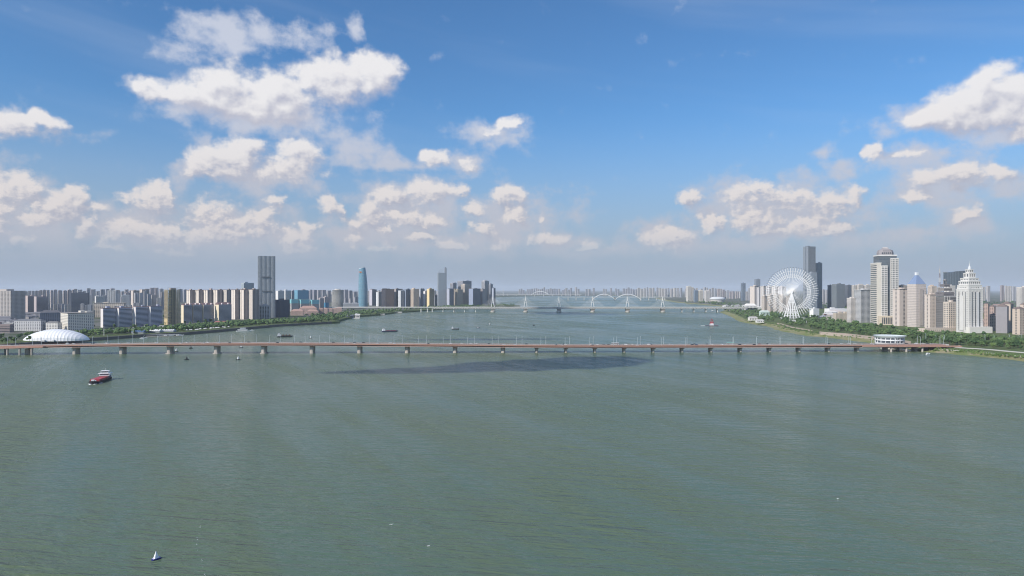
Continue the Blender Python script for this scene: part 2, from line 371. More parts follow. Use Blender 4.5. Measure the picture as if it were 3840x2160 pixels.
def bank(side):
    pts = LS if side < 0 else RS
    ys = sorted(set([p[0] for p in pts] + [float(v) for v in range(900, 4100, 40)]))
    sh = lshore if side < 0 else rshore
    prof = [(0,-0.6),(1.5,5.6),(4,6.2),(60,GZ),(900,GZ),(5000,GZ),(58000,GZ)] if side < 0 else [(0,-0.3),(14,1.2),(30,4.2),(60,GZ),(900,GZ),(5000,GZ),(56000,GZ)]
    rnd = random.Random(5)
    V = []; Fc = []; MI = []
    n = len(prof)
    for y in ys:
        j = (rnd.uniform(-5, 5) if side > 0 and 900 < y < 4000 else 0)
        for k, (dxx, z) in enumerate(prof):
            V.append((sh(y)+side*dxx + (j if k < 3 else 0), y, z))
    for i in range(len(ys)-1):
        for k in range(n-1):
            a = i*n+k; q = (a, a+1, a+n+1, a+n)
            Fc.append(q if side > 0 else q[::-1])
            yy = ys[i]
            if side < 0: MI.append(0 if (k < 2 and yy < 2000) else (2 if k < 3 else 1))
            else: MI.append(0 if k < 2 else (2 if k < 4 and yy < 3300 else 1))
    nm = 'left_bank_ground' if side < 0 else 'right_bank_ground'
    me = bpy.data.meshes.new(nm); me.from_pydata(V, [], Fc); me.update()
    for m_ in ((QUAY, CITY, PARK) if side < 0 else (SHOREG, CITY, PARK)): me.materials.append(m_)
    me.polygons.foreach_set('material_index', MI)
    kind(mkobj(nm, me, None), 'structure')
bank(-1); bank(1)
fb = MB(); fb.box(-59000, 59000, 10600, 59000, -0.5, 5.0)
kind(fb.build('far_bank_ground', CITY), 'structure')

# air: one even haze round the whole place
def haze():
    hb = MB(); hb.box(-61000, 61000, -41000, 61000, -1.5, 345)
    m = bpy.data.materials.new('haze_air'); m.use_nodes = True; t = m.node_tree; t.nodes.clear()
    v = t.nodes.new('ShaderNodeVolumePrincipled'); o = t.nodes.new('ShaderNodeOutputMaterial')
    v.inputs['Color'].default_value = (0.80, 0.88, 1.0, 1); v.inputs['Density'].default_value = 3.7e-5; v.inputs['Anisotropy'].default_value = 0.0
    t.links.new(v.outputs[0], o.inputs['Volume'])
    h = kind(hb.build('haze', m), 'stuff'); h['label'] = 'pale haze hanging in the air over river and city'
haze()
# ================================================================ near bridge (brown box-girder road bridge)
def bD(x): return 1057+0.0403*(x+738)                       # depth of the near edge along the bridge
BZX = [-1000,-790,-650,-510,-400,-299,-150,-8,80,160,307,900]
BZZ = [12.6,13.6,15.8,16.9,17.0,16.4,14.8,13.0,12.0,11.6,11.5,11.5]
def bZ(x):
    return sum(float(np.interp(x+k*22, BZX, BZZ)) for k in (-2,-1,0,1,2))/5   # rail height, smoothed
SALMON = plain('bridge_salmon', (0.42,0.25,0.195), 0.75, var=0.14, scale=0.12, spec=0.2)
BROWN = plain('bridge_brown', (0.22,0.125,0.105), 0.8, var=0.16, scale=0.12, spec=0.2)
PINK = plain('bridge_pink', (0.62,0.46,0.40), 0.75, var=0.14, scale=0.12, spec=0.2)
PIERM = plain('pier_concrete', (0.49,0.44,0.40), 0.85, var=0.2, scale=0.12, spec=0.2)
ASPHR = plain('brown_asphalt', (0.17,0.125,0.11), 0.9, var=0.14, scale=0.08, spec=0.2)
ROADW = 26.0
def along(xs, sec):
    """sweeps a cross-section [(offset back from the near edge, height above rail level)] along the bridge"""
    m = MB(); m.loft([[(x, bD(x)+o, bZ(x)+h) for o, h in sec] for x in xs]); return m
bx_ = list(np.arange(-1010, 712, 14.0))
br = tag(empty('road_bridge', (-738, 1070, 0)), 'long brown girder road bridge with traffic crossing the river in front', 'bridge')
def bpart(m, name, mt, par=None):
    m.v = [(a+738, b-1070, c) for a, b, c in m.v] if par is None else m.v
    o = m.build(name, mt, br if par is None else par); return o
bpart(along(bx_, [(0.5,-0.6),(ROADW-0.5,-0.6),(ROADW-0.5,-1.6),(0.5,-1.6)][::-1]), 'deck', ASPHR)
bpart(along(bx_, [(0,-0.55),(0.5,-0.55),(0.5,-2.2),(0,-2.2)][::-1]), 'edge_beam', SALMON)
bpart(along(bx_, [(ROADW-0.5,-0.55),(ROADW,-0.55),(ROADW,-2.2),(ROADW-0.5,-2.2)][::-1]), 'edge_beam', SALMON)
for o_, nm in ((0.1,'near_parapet'),(ROADW-0.35,'far_parapet'),(3.2,'kerb_rail'),(ROADW-3.4,'kerb_rail')):
    tall = 0.0 if 'para' in nm else -0.25
    m = along(bx_, [(o_,tall),(o_+.25,tall),(o_+.25,tall-.16),(o_,tall-.16)][::-1])
    xx = -1005.0
    while xx < 705:
        m.box(xx, xx+.3, bD(xx)+o_+.02, bD(xx)+o_+.23, bZ(xx)-.62, bZ(xx)+tall-.15, False); xx += 3.5
    bpart(m, 'parapet' if 'para' in nm else 'kerb_rail', SALMON if 'para' in nm else STEEL)
bpart(along(bx_, [(2.6,-1.6),(ROADW-2.6,-1.6),(ROADW-5,-4.3),(5,-4.3)][::-1]), 'girder', BROWN)  # dark brown puts the overhang's shade into the girder colour
bpart(along(bx_, [(1.4,-3.75),(5.2,-3.6),(5.2,-4.5),(1.4,-4.4)][::-1]), 'sun_ledge', PINK)  # ledge added to catch sun; pale pink paints the lit lower band
bpart(along(bx_, [(ROADW-5.2,-3.6),(ROADW-1.4,-3.75),(ROADW-1.4,-4.4),(ROADW-5.2,-4.5)][::-1]), 'sun_ledge', PINK)  # matching added ledge along the far side
WALK = plain('red_paving', (0.34,0.19,0.15), 0.85, var=0.15, scale=0.3, spec=0.15)
bpart(along(bx_, [(0.52,-.54),(3.15,-.54),(3.15,-.597),(0.52,-.597)][::-1]), 'sidewalk', WALK)
bpart(along(bx_, [(ROADW-3.1,-.54),(ROADW-.52,-.54),(ROADW-.52,-.597),(ROADW-3.1,-.597)][::-1]), 'sidewalk', WALK)
mk = MB()
for lane in (6.6, 10.0, 16.0, 19.4):
    xx = -1000.0
    while xx < 700:
        y0 = bD(xx)+lane; y1 = bD(xx+5)+lane; z = bZ(xx)-.592; z1 = bZ(xx+5)-.592
        mk.poly([(xx,y0,z),(xx+5,y1,z1),(xx+5,y1+.18,z1),(xx,y0+.18,z)]); xx += 13
kind(bpart(mk, 'lane_marking', WHITE), 'stuff')
bpart(along(bx_, [(12.8,-0.1),(13.2,-0.1),(13.3,-.598),(12.7,-.598)][::-1]), 'median_barrier', PALEC)
PX = [65,185,303,423,542,661,783,903,1023,1144,1265,1350,1424,1497,1571,1644,1717,1790,1864,1938,2012,2086,2160,2232,2306,2380]
for i, p in enumerate(PX):
    p *= 1.4907; x = 0.0
    for _ in range(6): x = (p-1920)/F*(bD(x)+6)
    yc = bD(x)+ROADW/2; top = bZ(x)-4.45
    m = MB()
    w = 3.4 if i < 11 else 2.3
    fw = 5.4 if i < 7 else w
    hw = 6.6
    def oval(w_, h_, z, n=16):
        return [(x+w_*math.copysign(abs(math.cos(t))**.6, math.cos(t)), yc+h_*math.copysign(abs(math.sin(t))**.6, math.sin(t)), z) for t in [2*math.pi*k/n for k in range(n)]]
    m.loft([oval(w, hw, -1.2), oval(w, hw, top-2.2), oval(w*1.12, hw*1.08, top-1.3)])
    o = bpart(m, 'pier', PIERM)
    if i > 10:
        c = MB(); c.loft([oval(w*1.75, hw*1.22, top-1.3), oval(w*1.8, hw*1.25, top+.04)]); bpart(c, 'pier_cap', BROWN)
    elif i > 0:
        c = MB(); c.loft([oval(w*1.1, hw*1.12, top-1.3), oval(w*1.14, hw*1.16, top+.04)]); bpart(c, 'pier_cap', BROWN)
    if 3 <= i <= 5:
        c = MB(); c.loft([oval(w*1.55, hw*1.25, -1.0), oval(w*1.55, hw*1.25, 1.1)]); bpart(c, 'pier_footing', PIERM)
# slip-road columns and ramp deck at both ends
for p, dy in [(3312,20),(3343,-3),(3370,22),(3400,-3),(3423,22),(3460,-3),(3476,22),(3517,-3),(3560,-3),(3600,20),(27,-4),(73,-4),(118,-4),(20,30)]:
    x = (p-1920)/F*(bD((p-1920)/F*1080)+dy); m = MB()
    m.loft([[(x+1.5*math.cos(t), bD(x)+dy+1.6*math.sin(t), z) for t in [2*math.pi*k/10 for k in range(10)]] for z in (-1, bZ(x)-3.4)])
    bpart(m, 'ramp_column', PIERM)
def ramp(xs, off0, off1, dz0, wd):
    m = MB(); n = len(xs); R_ = []
    for i, x in enumerate(xs):
        t = i/(n-1); o = off0+(off1-off0)*t; d = dz0*(1-t)
        R_.append([(x, bD(x)+o, bZ(x)-1.3+d), (x, bD(x)+o+wd, bZ(x)-1.3+d), (x, bD(x)+o+wd, bZ(x)-3.3+d), (x, bD(x)+o, bZ(x)-3.3+d)][::-1])
    m.loft(R_); return m
bpart(ramp(list(np.linspace(-1005, -712, 16)), -9.5, -6.2, -1.6, 6.0), 'ramp_deck', SALMON)
bpart(ramp(list(np.linspace(720, 560, 12)), -7.0, -6.2, -0.6, 6.0), 'ramp_deck', SALMON)
bpart(ramp(list(np.linspace(720, 590, 12)), ROADW+0.3, ROADW+0.3, -0.6, 8.0), 'ramp_deck', PALEC)

# lamp posts: near and far rows
def lamp():
    r = empty('street_lamp'); m = MB(); m.tube((0,0,0), (0,0,12.4), 0.30, 7, 0.22)
    m.build('pole', STEEL, r)
    a = MB(); a.tube((0,0,12.3), (0,2.2,13.0), 0.12, 5); a.build('arm', STEEL, r)
    h = MB(); h.box(-.25,.25,1.9,3.0,12.9,13.1); h.build('lamp_head', WHITE, r)
    b = MB(); b.cbox(0,0,0,.7,.7,.7); b.build('base_box', STEEL, r)
    return r
lp = lamp(); used = False
for row, off, flip, nm in ((0, 0.9, 0.0, 'near'), (1, ROADW-0.9, math.pi, 'far')):
    k = 0
    for i in range(40):
        x = -795+38.2*i+(9 if row else 0)
        y = bD(x)+off
        px = 1920+F*x/y
        if px < 2 or px > 3640: continue
        k += 1
        lab = f"grey lamp post on the {nm} rail of the brown bridge, {ORD(k)} from its left end"
        o = lp if not used else dup(lp, (0,0,0))
        used = True
        o.location = (x, y, bZ(x)-.59); o.rotation_euler = (0,0,flip); tag(o, lab, 'street lamp', 'lamp posts along the brown bridge')

# vehicles
TYRE = plain('tyre', (0.02,0.02,0.02), 0.9)
CARG = plain('car_glass', (0.03,0.04,0.05), 0.1, spec=0.7, var=0.02)
CARP = plain('car_paint', (0.8,0.8,0.8), 0.25, objcol=True, var=0.03, spec=0.6)
def carmesh(L, W, H, cab, nm, col):
    r = empty(nm); m = MB()
    y = W/2
    prof = [(-L/2,.35),(-L/2,.85),(-L*.42,.95),(-L*.40,H*.62),(L*.30,H*.62),(L*.48,.82),(L/2,.7),(L/2,.35)]
    m.loft([[(a,-y,b) for a,b in prof],[(a,y,b) for a,b in prof]]); bo = m.build('body', CARP, r, col=col)
    c = MB(); t = W*.42
    c.loft([[(cab[0]*L,-t-.06,H*.6),(cab[3]*L,-t-.06,H*.6),(cab[3]*L,t+.06,H*.6),(cab[0]*L,t+.06,H*.6)],[(cab[1]*L,-t,H*.95),(cab[2]*L,-t,H*.95),(cab[2]*L,t,H*.95),(cab[1]*L,t,H*.95)]])
    c.build('window_band', CARG, r)
    c = MB(); c.box(cab[1]*L-.05, cab[2]*L+.05, -t-.02, t+.02, H*.95+.003, H); c.build('roof', CARP, r, col=col)
    for sx in (-.31,.31):
        for s in (-1,1):
            w = MB(); w.tube((sx*L,s*(y-.12),.33),(sx*L,s*(y+.03),.33),.33,10); w.build('wheel', TYRE, r)
    return r
CC = {'white':(.78,.78,.78),'black':(.02,.02,.025),'silver':(.42,.44,.46),'grey':(.14,.15,.16),'red':(.35,.03,.03),'blue':(.04,.08,.22)}
protos = {}
def car(x, lane, col, big=False):
    y = bD(x)+{0:4.9,1:8.3,2:17.6,3:21.0}[lane]; z = bZ(x)-.59
    key = (col, big)
    if key not in protos:
        protos[key] = carmesh(5.2,2.0,2.1,(-.44,-.40,.22,.34),'van',CC[col]) if big else carmesh(4.6,1.85,1.55,(-.44,-.32,.10,.26),'car',CC[col]); o = protos[key]
    else: o = dup(protos[key], (0,0,0))
    sl = math.atan(.0403); o.location = (x,y,z); o.rotation_euler = (0,0,sl+(math.pi if lane < 2 else 0))
    return o
VEH = []   # (pixel x, lane, colour, van)
for p, c in [(45,'black'),(62,'grey'),(252,'white'),(275,'white'),(400,'white'),(447,'white'),(480,'white'),(348,'black'),(585,'white'),(700,'white'),(695,'white'),(762,'white'),(778,'white'),(820,'silver'),(834,'white'),(860,'black'),(905,'white'),(933,'black'),(1007,'white'),(1040,'black'),(1103,'grey'),(1128,'black'),(1147,'white'),(1222,'white'),
  (1250,'black'),(1302,'white'),(1330,'black'),(1338,'white'),(1350,'silver'),(1362,'black'),(1415,'white'),(1464,'white'),(1480,'white'),(1606,'black'),(1690,'white'),(1732,'white'),(1766,'white'),(1786,'white'),(1834,'black'),(1890,'white'),(1933,'white'),(1974,'black'),
  (2085,'grey'),(2108,'white'),(2121,'white'),(2114,'black'),(2215,'white'),(2221,'black'),(2240,'white'),(2264,'grey'),(2282,'black'),(2347,'white'),(2372,'white'),(2385,'white'),(2406,'white'),(2433,'white'),(2441,'black'),(2510,'white'),(2525,'white'),(2595,'black'),(2605,'black'),(2612,'blue'),(2652,'grey'),(2670,'white'),(2708,'white'),(2715,'white'),(2774,'black'),(2795,'white'),(2828,'black'),(2849,'red'),(2880,'black'),(2886,'white'),(2960,'white'),(3010,'silver'),(3060,'white'),(3110,'black'),(3157,'white'),(3185,'white'),(3207,'white'),(3235,'white'),(3270,'white'),(3282,'silver'),(3287,'white'),(3338,'white'),(3382,'white'),(3400,'black'),(3437,'white'),(3463,'white'),(3480,'black'),(3495,'white'),(3535,'grey')]:
    VEH.append((p, c))
rv = random.Random(3); n = {}
cars = []
for p, c in VEH:
    lane = rv.choice((1,2,2,3,3,0)); yy = 1085+{0:4.9,1:8.3,2:17.6,3:21.0}[lane]
    x = X(p, yy); x = X(p, bD(x)+yy-1085)
    if any(abs(x-q[0]) < 6.5 and q[1] == lane for q in cars): lane = (lane+1) % 4
    if any(abs(x-q[0]) < 6.5 and q[1] == lane for q in cars): continue
    cars.append((x, lane, c, c == 'white' and rv.random() < .15))
cars.sort()
cnt = {}
for x, lane, c, v in cars:
    o = car(x, lane, c, v); side = 'near' if lane < 2 else 'far'
    kd = 'van' if v else 'car'; kk = (c, kd, side); cnt[kk] = cnt.get(kk, 0)+1
    tag(o, f"{c} {kd} on the {side} carriageway of the brown bridge, {ORD(cnt[kk])} {c} {kd} from the left", kd, 'traffic on the brown bridge')
def bus(p, lane, lab, c1, c2):
    x = X(p, 1110); y = bD(x)+lane; r = empty('bus', (x,y,bZ(x)-.59), math.atan(.0403)); m = MB()
    m.box(-6,6,-1.27,1.27,.4,1.35); m.build('body', CARP, r, col=c1)
    m = MB(); m.box(-5.95,5.95,-1.25,1.25,1.353,2.35); m.build('window_band', CARG, r)
    m = MB(); m.box(-5.98,5.98,-1.27,1.27,2.353,3.1); m.build('roof', CARP, r, col=c2)
    for sx in (-3.6,3.4):
        for s in (-1,1):
            w = MB(); w.tube((sx,s*1.1,.48),(sx,s*1.29,.48),.48,10); w.build('wheel', TYRE, r)
    tag(r, lab, 'bus', 'traffic on the brown bridge')
bus(2748, 21.0, 'white and green city bus on the far carriageway of the brown bridge', CC['white'], (.25,.55,.45))
bus(2309, 22.6, 'long white coach on the brown bridge, left of the green-roofed bus', CC['white'], CC['white'])

# ================================================================ second bridge: six pylons with white stay cables
CB = 3045.0; DK = Z(1152, CB)
WB = plain('white_bridge', (0.72,0.71,0.68), 0.6, var=0.08, scale=0.05)
cb = tag(empty('cable_stayed_bridge', (0, CB, 0)), 'white cable-stayed bridge with six A-shaped pylons across the middle distance', 'bridge')
x0, x1 = X(1230, CB), X(3020, CB)
m = MB(); m.box(x0, x1, -14, 14, DK-1.2, DK); m.build('deck', WB, cb)
m = MB(); m.box(x0, x1, -14.3, -13.9, DK+.02, DK+1.3); m.build('parapet', WB, cb)
m = MB(); m.box(x0, x1, 13.9, 14.3, DK+.02, DK+1.3); m.build('parapet', WB, cb)
xs_, xe_ = X(1625, CB), X(2800, CB)
m = MB(); m.box(xs_, xe_, -15.5, -9, DK-7.2, DK-6.2); m.build('walkway_deck', WB, cb)
m = MB(); m.box(xs_, xe_, 9, 15.5, DK-7.2, DK-6.2); m.build('walkway_deck', WB, cb)
m = MB(); xx = xs_; s = 0
while xx < xe_-6:
    m.tube((xx,-13.4,DK-6.2 if s else DK-1.2), (xx+6,-13.4,DK-1.2 if s else DK-6.2), .38, 4); xx += 6; s ^= 1
kind(m.build('truss_web', WB, cb), 'stuff')
m = MB(); m.box(xs_, xe_, -8, 8, DK-5.0, DK-1.25); m.build('box_girder', CONC, cb)
PY = [1848,1971,2096,2222,2353,2485]
for p in PY:
    x = X(p, CB); T = Z(1112, CB)
    m = MB()
    for s in (-1, 1): m.tube((x+s*8, 0, DK-4), (x+s*1.2, 0, T-14), 1.5, 6, 1.1)
    m.tube((x, 0, T-18), (x, 0, T), 1.6, 6, 1.2); m.tube((x-4.6, 0, DK+21), (x+4.6, 0, DK+21), .9, 5)
    m.build('pylon', WB, cb)
    m = MB(); m.loft([[(x+s*a, b*c, z) for s, c in ((-1,-1),(1,-1),(1,1),(-1,1))] for z, a, b in ((4,6.5,12),(DK-5.05,9.5,13))]); m.build('pier', CONC, cb)
    m = MB(); m.loft([[(x+11*math.cos(t), 15*math.sin(t), z) for t in [2*math.pi*k/12 for k in range(12)]] for z in (-1, 4.0)]); m.build('pier_footing', PALEC, cb)
    for s in (-1, 1):
        for j in range(10):
            m = MB(); m.tube((x+s*.8, 0, T-2-j*1.9), (x+s*(57-j*4.7), 0, DK+.2), .2, 4); m.build('stay_cable', WB, cb)
for p in [1580,1604,1622,1662,1703,1743,1784,2556,2601,2646,2689,2735,2780]:
    x = X(p, CB); m = MB()
    for dy in (-8, 8): m.tube((x, dy, -1 if p < 2690 else 3), (x, dy, DK-1.25), 2.1, 8)
    m.build('pier', WB, cb)
for k, p in enumerate([1500,1540,1590,1640,1690,1730,2530,2580,2630,2680,2720,2790,2850]):
    pass
# far arch bridge
AB = 6340.0
ab = tag(empty('arch_bridge', (0, AB, 0)), 'far bridge with two white tied arches behind the cable-stayed bridge', 'bridge')
zd = Z(1113.5, AB); m = MB(); m.box(X(2110, AB), X(2520, AB), -12, 12, zd-3, zd); m.build('deck', WB, ab)
for a, b in ((2222,2306),(2306,2402)):
    for dy in (-9, 9):
        xa, xb = X(a, AB), X(b, AB); zt, zf = Z(1103.2, AB), Z(1123, AB); R_ = []
        for k in range(25):
            t = k/24; xx = xa+(xb-xa)*t; zz = zf+(zt-zf)*(1-(2*t-1)**2); e = 5.5
            R_.append([(xx,dy-2.2,zz-e/2),(xx,dy+2.2,zz-e/2),(xx,dy+2.2,zz+e/2),(xx,dy-2.2,zz+e/2)])
        m = MB(); m.loft(R_); m.build('arch_rib', WHITE, ab)
    for k in range(3, 22, 2):
        t = k/24; xx = xa+(xb-xa)*t; zz = zf+(zt-zf)*(1-(2*t-1)**2)
        if zz > zd+2:
            m = MB(); m.tube((xx,-9,zd),(xx,-9,zz),.35,4); m.build('hanger', WB, ab)
    for p in (a, b):
        m = MB(); m.cbox(X(p, AB), 0, -1, zd-3.02, 9, 22); m.build('pier', PALEC, ab)
for p in (2130,2160,2190,2432,2462,2492):
    m = MB(); m.cbox(X(p, AB), 0, -1, zd-3.02, 5, 20); m.build('pier', PALEC, ab)
# farther bridge with one arch and a single pylon
FB = 9800.0
fbr = tag(empty('hazy_arch_bridge', (0, FB, 0)), 'faint distant bridge with one white arch and a lone mast-like pylon', 'bridge')
zd = Z(1103, FB); m = MB(); m.box(X(1780, FB), X(2180, FB), -12, 12, zd-4, zd); m.build('deck', WB, fbr)
for dy in (-9, 9):
    R_ = []
    for k in range(25):
        t = k/24; xx = X(1991, FB)+(X(2061, FB)-X(1991, FB))*t; zf, zt = Z(1107, FB), Z(1092.5, FB); zz = zf+(zt-zf)*(1-(2*t-1)**2); e = 8.0
        R_.append([(xx,dy-2,zz-e/2),(xx,dy+2,zz-e/2),(xx,dy+2,zz+e/2),(xx,dy-2,zz+e/2)])
    m = MB(); m.loft(R_); m.build('arch_rib', WHITE, fbr)
m = MB(); m.tube((X(1887, FB),0,2),(X(1887, FB),0,Z(1082, FB)),4.5,8,2.5); m.build('pylon', WB, fbr)
for p in range(1800, 2180, 34):
    m = MB(); m.cbox(X(p, FB), 0, -1, zd-4.02, 6, 20); m.build('pier', PALEC, fbr)
# ================================================================ buildings
def fbox(wm, gm, cx, cy, sx, sy, z0, z1, faces='gggg', fh=3.3, bay=3.8, pw=0.38, bt=0.42, proud=0.45, lit_end=None):
    """glass core with real piers and floor bands in front of it; faces = front, right, back, left:
       g grid, h ribbon bands, v vertical fins, b blank wall, w blank wall with one window column, n nothing"""
    gm.box(cx-sx/2, cx+sx/2, cy-sy/2, cy+sy/2, z0, z1, False)
    H_ = z1-z0; nf = max(1, int(round(H_/fh))); f = H_/nf
    for k, c in enumerate(faces):
        L = sx if k in (0, 2) else sy
        tm = lit_end if (lit_end is not None and k == 3) else wm
        if c == 'n': continue
        def put(u0, u1, za, zb, p):
            if k == 0: wm.box(cx-sx/2+u0, cx-sx/2+u1, cy-sy/2-p, cy-sy/2+.05, za, zb)
            elif k == 1: wm.box(cx+sx/2-.05, cx+sx/2+p, cy-sy/2+u0, cy-sy/2+u1, za, zb)
            elif k == 2: wm.box(cx+sx/2-u1, cx+sx/2-u0, cy+sy/2-.05, cy+sy/2+p, za, zb)
            else: tm.box(cx-sx/2-p, cx-sx/2+.05, cy+sy/2-u1, cy+sy/2-u0, za, zb)
        if c == 'b': put(-.02, L+.02, z0, z1, proud); continue
        if c == 'w':
            put(-.02, L*.40, z0, z1, proud); put(L*.60, L+.02, z0, z1, proud)
            for j in range(nf): put(L*.40, L*.60, z0+j*f, z0+j*f+f*.45, proud*.8)
            continue
        nb = max(1, int(round(L/bay))); b = L/nb
        pwid = b*pw
        if c in 'gv':
            for j in range(nb+1):
                u = j*b
                put(max(-.02, u-pwid/2), min(L+.02, u+pwid/2), z0, z1, proud if c == 'g' else proud*1.5)
        if c in 'gh':
            t = f*(bt if c == 'g' else max(bt, .5))
            for j in range(nf): put(-.01, L+.01, z0+j*f, z0+j*f+t, proud*.8 if c == 'g' else proud)
            put(-.03, L+.03, z1-t*.8, z1-.004, proud*.9)
        if c == 'v':
            for j in range(nf): put(-.01, L+.01, z0+j*f, z0+j*f+f*.22, proud*.5)
            put(-.03, L+.03, z1-f*.5, z1-.004, proud*.9)
def rect(px0, px1, D, asp, rot):
    """footprint whose outline spans the two pixel columns when it stands D metres away"""
    d = (px1-px0)/F*D/(asp*abs(math.cos(rot))+abs(math.sin(rot))+.2); cx = X((px0+px1)/2, D)
    for _ in range(14):
        w = asp*d; P = []
        for sx in (-.5,.5):
            for sy in (-.5,.5):
                a, b = sx*w, sy*d
                P.append(1920+F*(cx+a*math.cos(rot)-b*math.sin(rot))/(D+a*math.sin(rot)+b*math.cos(rot)))
        lo, hi = min(P), max(P); d *= (px1-px0)/(hi-lo); cx += ((px0+px1)-(lo+hi))/2/F*D
    return cx, asp*d, d
rb = random.Random(11)
def B(px0, px1, yt, D, asp, rot, col, faces, label, name='apartment_tower', cat='building', glass=GLASS, gcol=None, roof='flat', zb=6.6, rcol=None, plant=True, group=None, end=None, **kw):
    r_ = math.radians(rot); cx, w, d = rect(px0, px1, D, asp, r_); zt = Z(yt, D)-zb
    root = empty(name, (cx, D, zb), r_)
    wm, gm = MB(), MB(); lit_end = MB() if end else None
    fbox(wm, gm, 0, 0, w, d, 0, zt, faces, lit_end=lit_end, **kw)
    if lit_end and lit_end.v: lit_end.build('end_wall', WALL, root, col=end)  # pale end colour paints the sunlit left side brighter
    gm.build('glazing', glass, root, col=gcol)
    if wm.v: kind(wm.build('facade', WALL, root, col=col), 'stuff')
    rc = rcol or (.30,.28,.27)
    if roof == 'flat':
        m = MB(); m.box(-w/2-.5, w/2+.5, -d/2-.5, d/2+.5, zt+.003, zt+1.3); m.build('roof_parapet', WALL, root, col=[c*.9 for c in col])
    elif roof == 'eaves':
        m = MB(); m.box(-w/2-1.6, w/2+1.6, -d/2-1.6, d/2+1.6, zt+.6, zt+1.5); m.box(-w/2+1, w/2-1, -d/2+1, d/2-1, zt+.003, zt+.6); m.build('roof_slab', WALL, root, col=rc)
    elif roof == 'gable':
        m = MB(); h = min(w, d)*.38
        m.loft([[(-w/2-.6,-d/2-.6,zt+.003),(-w/2-.6,d/2+.6,zt+.003),(-w/2-.6,0,zt+h)],[(w/2+.6,-d/2-.6,zt+.003),(w/2+.6,d/2+.6,zt+.003),(w/2+.6,0,zt+h)]]); m.build('roof', WALL, root, col=rc)
        for s in (-.3,.2):
            m = MB(); m.loft([[(w*s,-d/2-.7,zt+.5),(w*s+4,-d/2-.7,zt+.5),(w*s+2,-d/2-.7,zt+4.5)],[(w*s,0,zt+.5),(w*s+4,0,zt+.5),(w*s+2,0,zt+4.5)]]); m.build('dormer', WALL, root, col=(.75,.66,.66))
    elif roof == 'hip':
        m = MB(); h = min(w, d)*.3; q = min(w, d)*.42
        m.loft([[(-w/2-.8,-d/2-.8,zt+.003),(w/2+.8,-d/2-.8,zt+.003),(w/2+.8,d/2+.8,zt+.003),(-w/2-.8,d/2+.8,zt+.003)],[(-w/2+q,-d/2+q,zt+h),(w/2-q,-d/2+q,zt+h),(w/2-q,d/2-q,zt+h),(-w/2+q,d/2-q,zt+h)]]); m.build('roof', WALL, root, col=rc)
    if plant and roof in ('flat','eaves'):
        for k in range(rb.choice((1,1,2))):
            a = rb.uniform(.18,.4)*w; b = rb.uniform(.3,.55)*d; x = rb.uniform(-.25,.25)*w
            if k: x = -x+(.25*w if x < 0 else -.25*w)
            m = MB(); m.cbox(x, rb.uniform(-.1,.1)*d, zt+1.31 if roof == 'flat' else zt+1.51, zt+rb.uniform(3.5,6), a, b); m.build('plant_room', WALL, root, col=[c*.92 for c in col])
    tag(root, label, cat, group)
    return root, w, d, zt
BEI = (.56,.49,.43); PNK = (.50,.42,.40); GRY = (.42,.42,.43); WHT = (.74,.73,.71); CRM = (.66,.60,.50); BRN = (.42,.31,.26); DGR = (.24,.25,.28)
# ---- left bank, front row
B(-130,95,1092,1883,2.6,-4,(.56,.52,.49),'gggg','wide grey hotel slab with rows of narrow windows, at the left edge','hotel','building',roof='flat',bay=4.2,pw=.55,bt=.25,fh=3.6)
B(96,140,1110,2250,1.1,50,PNK,'hghb','pink-grey apartment tower just behind the wide hotel slab',roof='flat')
B(128,180,1113,2200,1.5,52,(.46,.40,.40),'hghb','pink-grey ribbon-windowed tower, right one of the pair behind the hotel',roof='flat')
B(268,333,1099,2500,2.4,25,(.13,.15,.19),'hggg','dark blue-grey glass office slab in the left skyline','office_tower',glass=GLASSO,gcol=(.03,.05,.085))
B(228,352,1174,1600,.85,46,(.74,.70,.62),'gggg','white nine-storey office block with punched windows behind the air dome','office_block',roof='eaves',bay=4.4,pw=.5,bt=.55,fh=3.6)
B(54,172,1203,1560,4.5,-6,(.54,.54,.55),'gggg','grey five-storey apartment row with dark eaves left of the white office','apartment_block',roof='hip',rcol=(.16,.17,.19),bay=5.5,pw=.6,bt=.5)
B(170,232,1211,1560,2.5,-6,(.74,.72,.68),'gggg','low white four-storey block joined beside the white nine-storey office','apartment_block',roof='hip',rcol=(.2,.2,.2),bay=4,pw=.5,bt=.4)
B(150,232,1172,1750,2.2,35,(.24,.26,.32),'gggg','dark grey mid-rise flats behind the low white block','apartment_block',roof='hip',rcol=(.15,.15,.17))
B(-60,52,1218,1500,3,10,(.40,.33,.31),'hggg','low brown block with ribbon windows at the left edge','office_block')
B(15,58,1212,1600,2,10,(.55,.54,.53),'hhhh','white-banded low hotel podium beside the brown block','podium')
for i,(a,b,yt) in enumerate([(378,436,1157),(437,496,1155),(500,556,1151),(556,609,1149)]):
    B(a,b,yt,1700+i*22,2.7,57,(.50,.53,.64),'hgvb',f'navy-shaded riverside apartment tower with a white lit edge, {ORD(i+1)} of the row of four',roof='eaves',rcol=(.35,.25,.25),bay=3.6,pw=.4,bt=.45,fh=3.1,end=(.74,.70,.68),group='row of four riverside towers')  # end: pale colour painting in the sunlit edge
for i,(a,b,yt) in enumerate([(680,720,1144),(716,757,1143),(752,802,1143),(806,868,1142)]):
    B(a,b,yt,1930+i*25,2.2,57,(.50,.49,.53),'hgvb',f'apartment tower with a sunlit cream end and a red gabled roof, {ORD(i+1)} of the row beside the concrete shell',roof='gable',rcol=(.22,.15,.15),bay=4,pw=.45,bt=.42,fh=3.1,end=(.78,.68,.50),group='row of gabled towers')  # the cream end carries sunlight in its colour
tall = [(700,738),(733,768),(764,805),(800,842),(838,872),(868,905),(900,938),(932,972)]
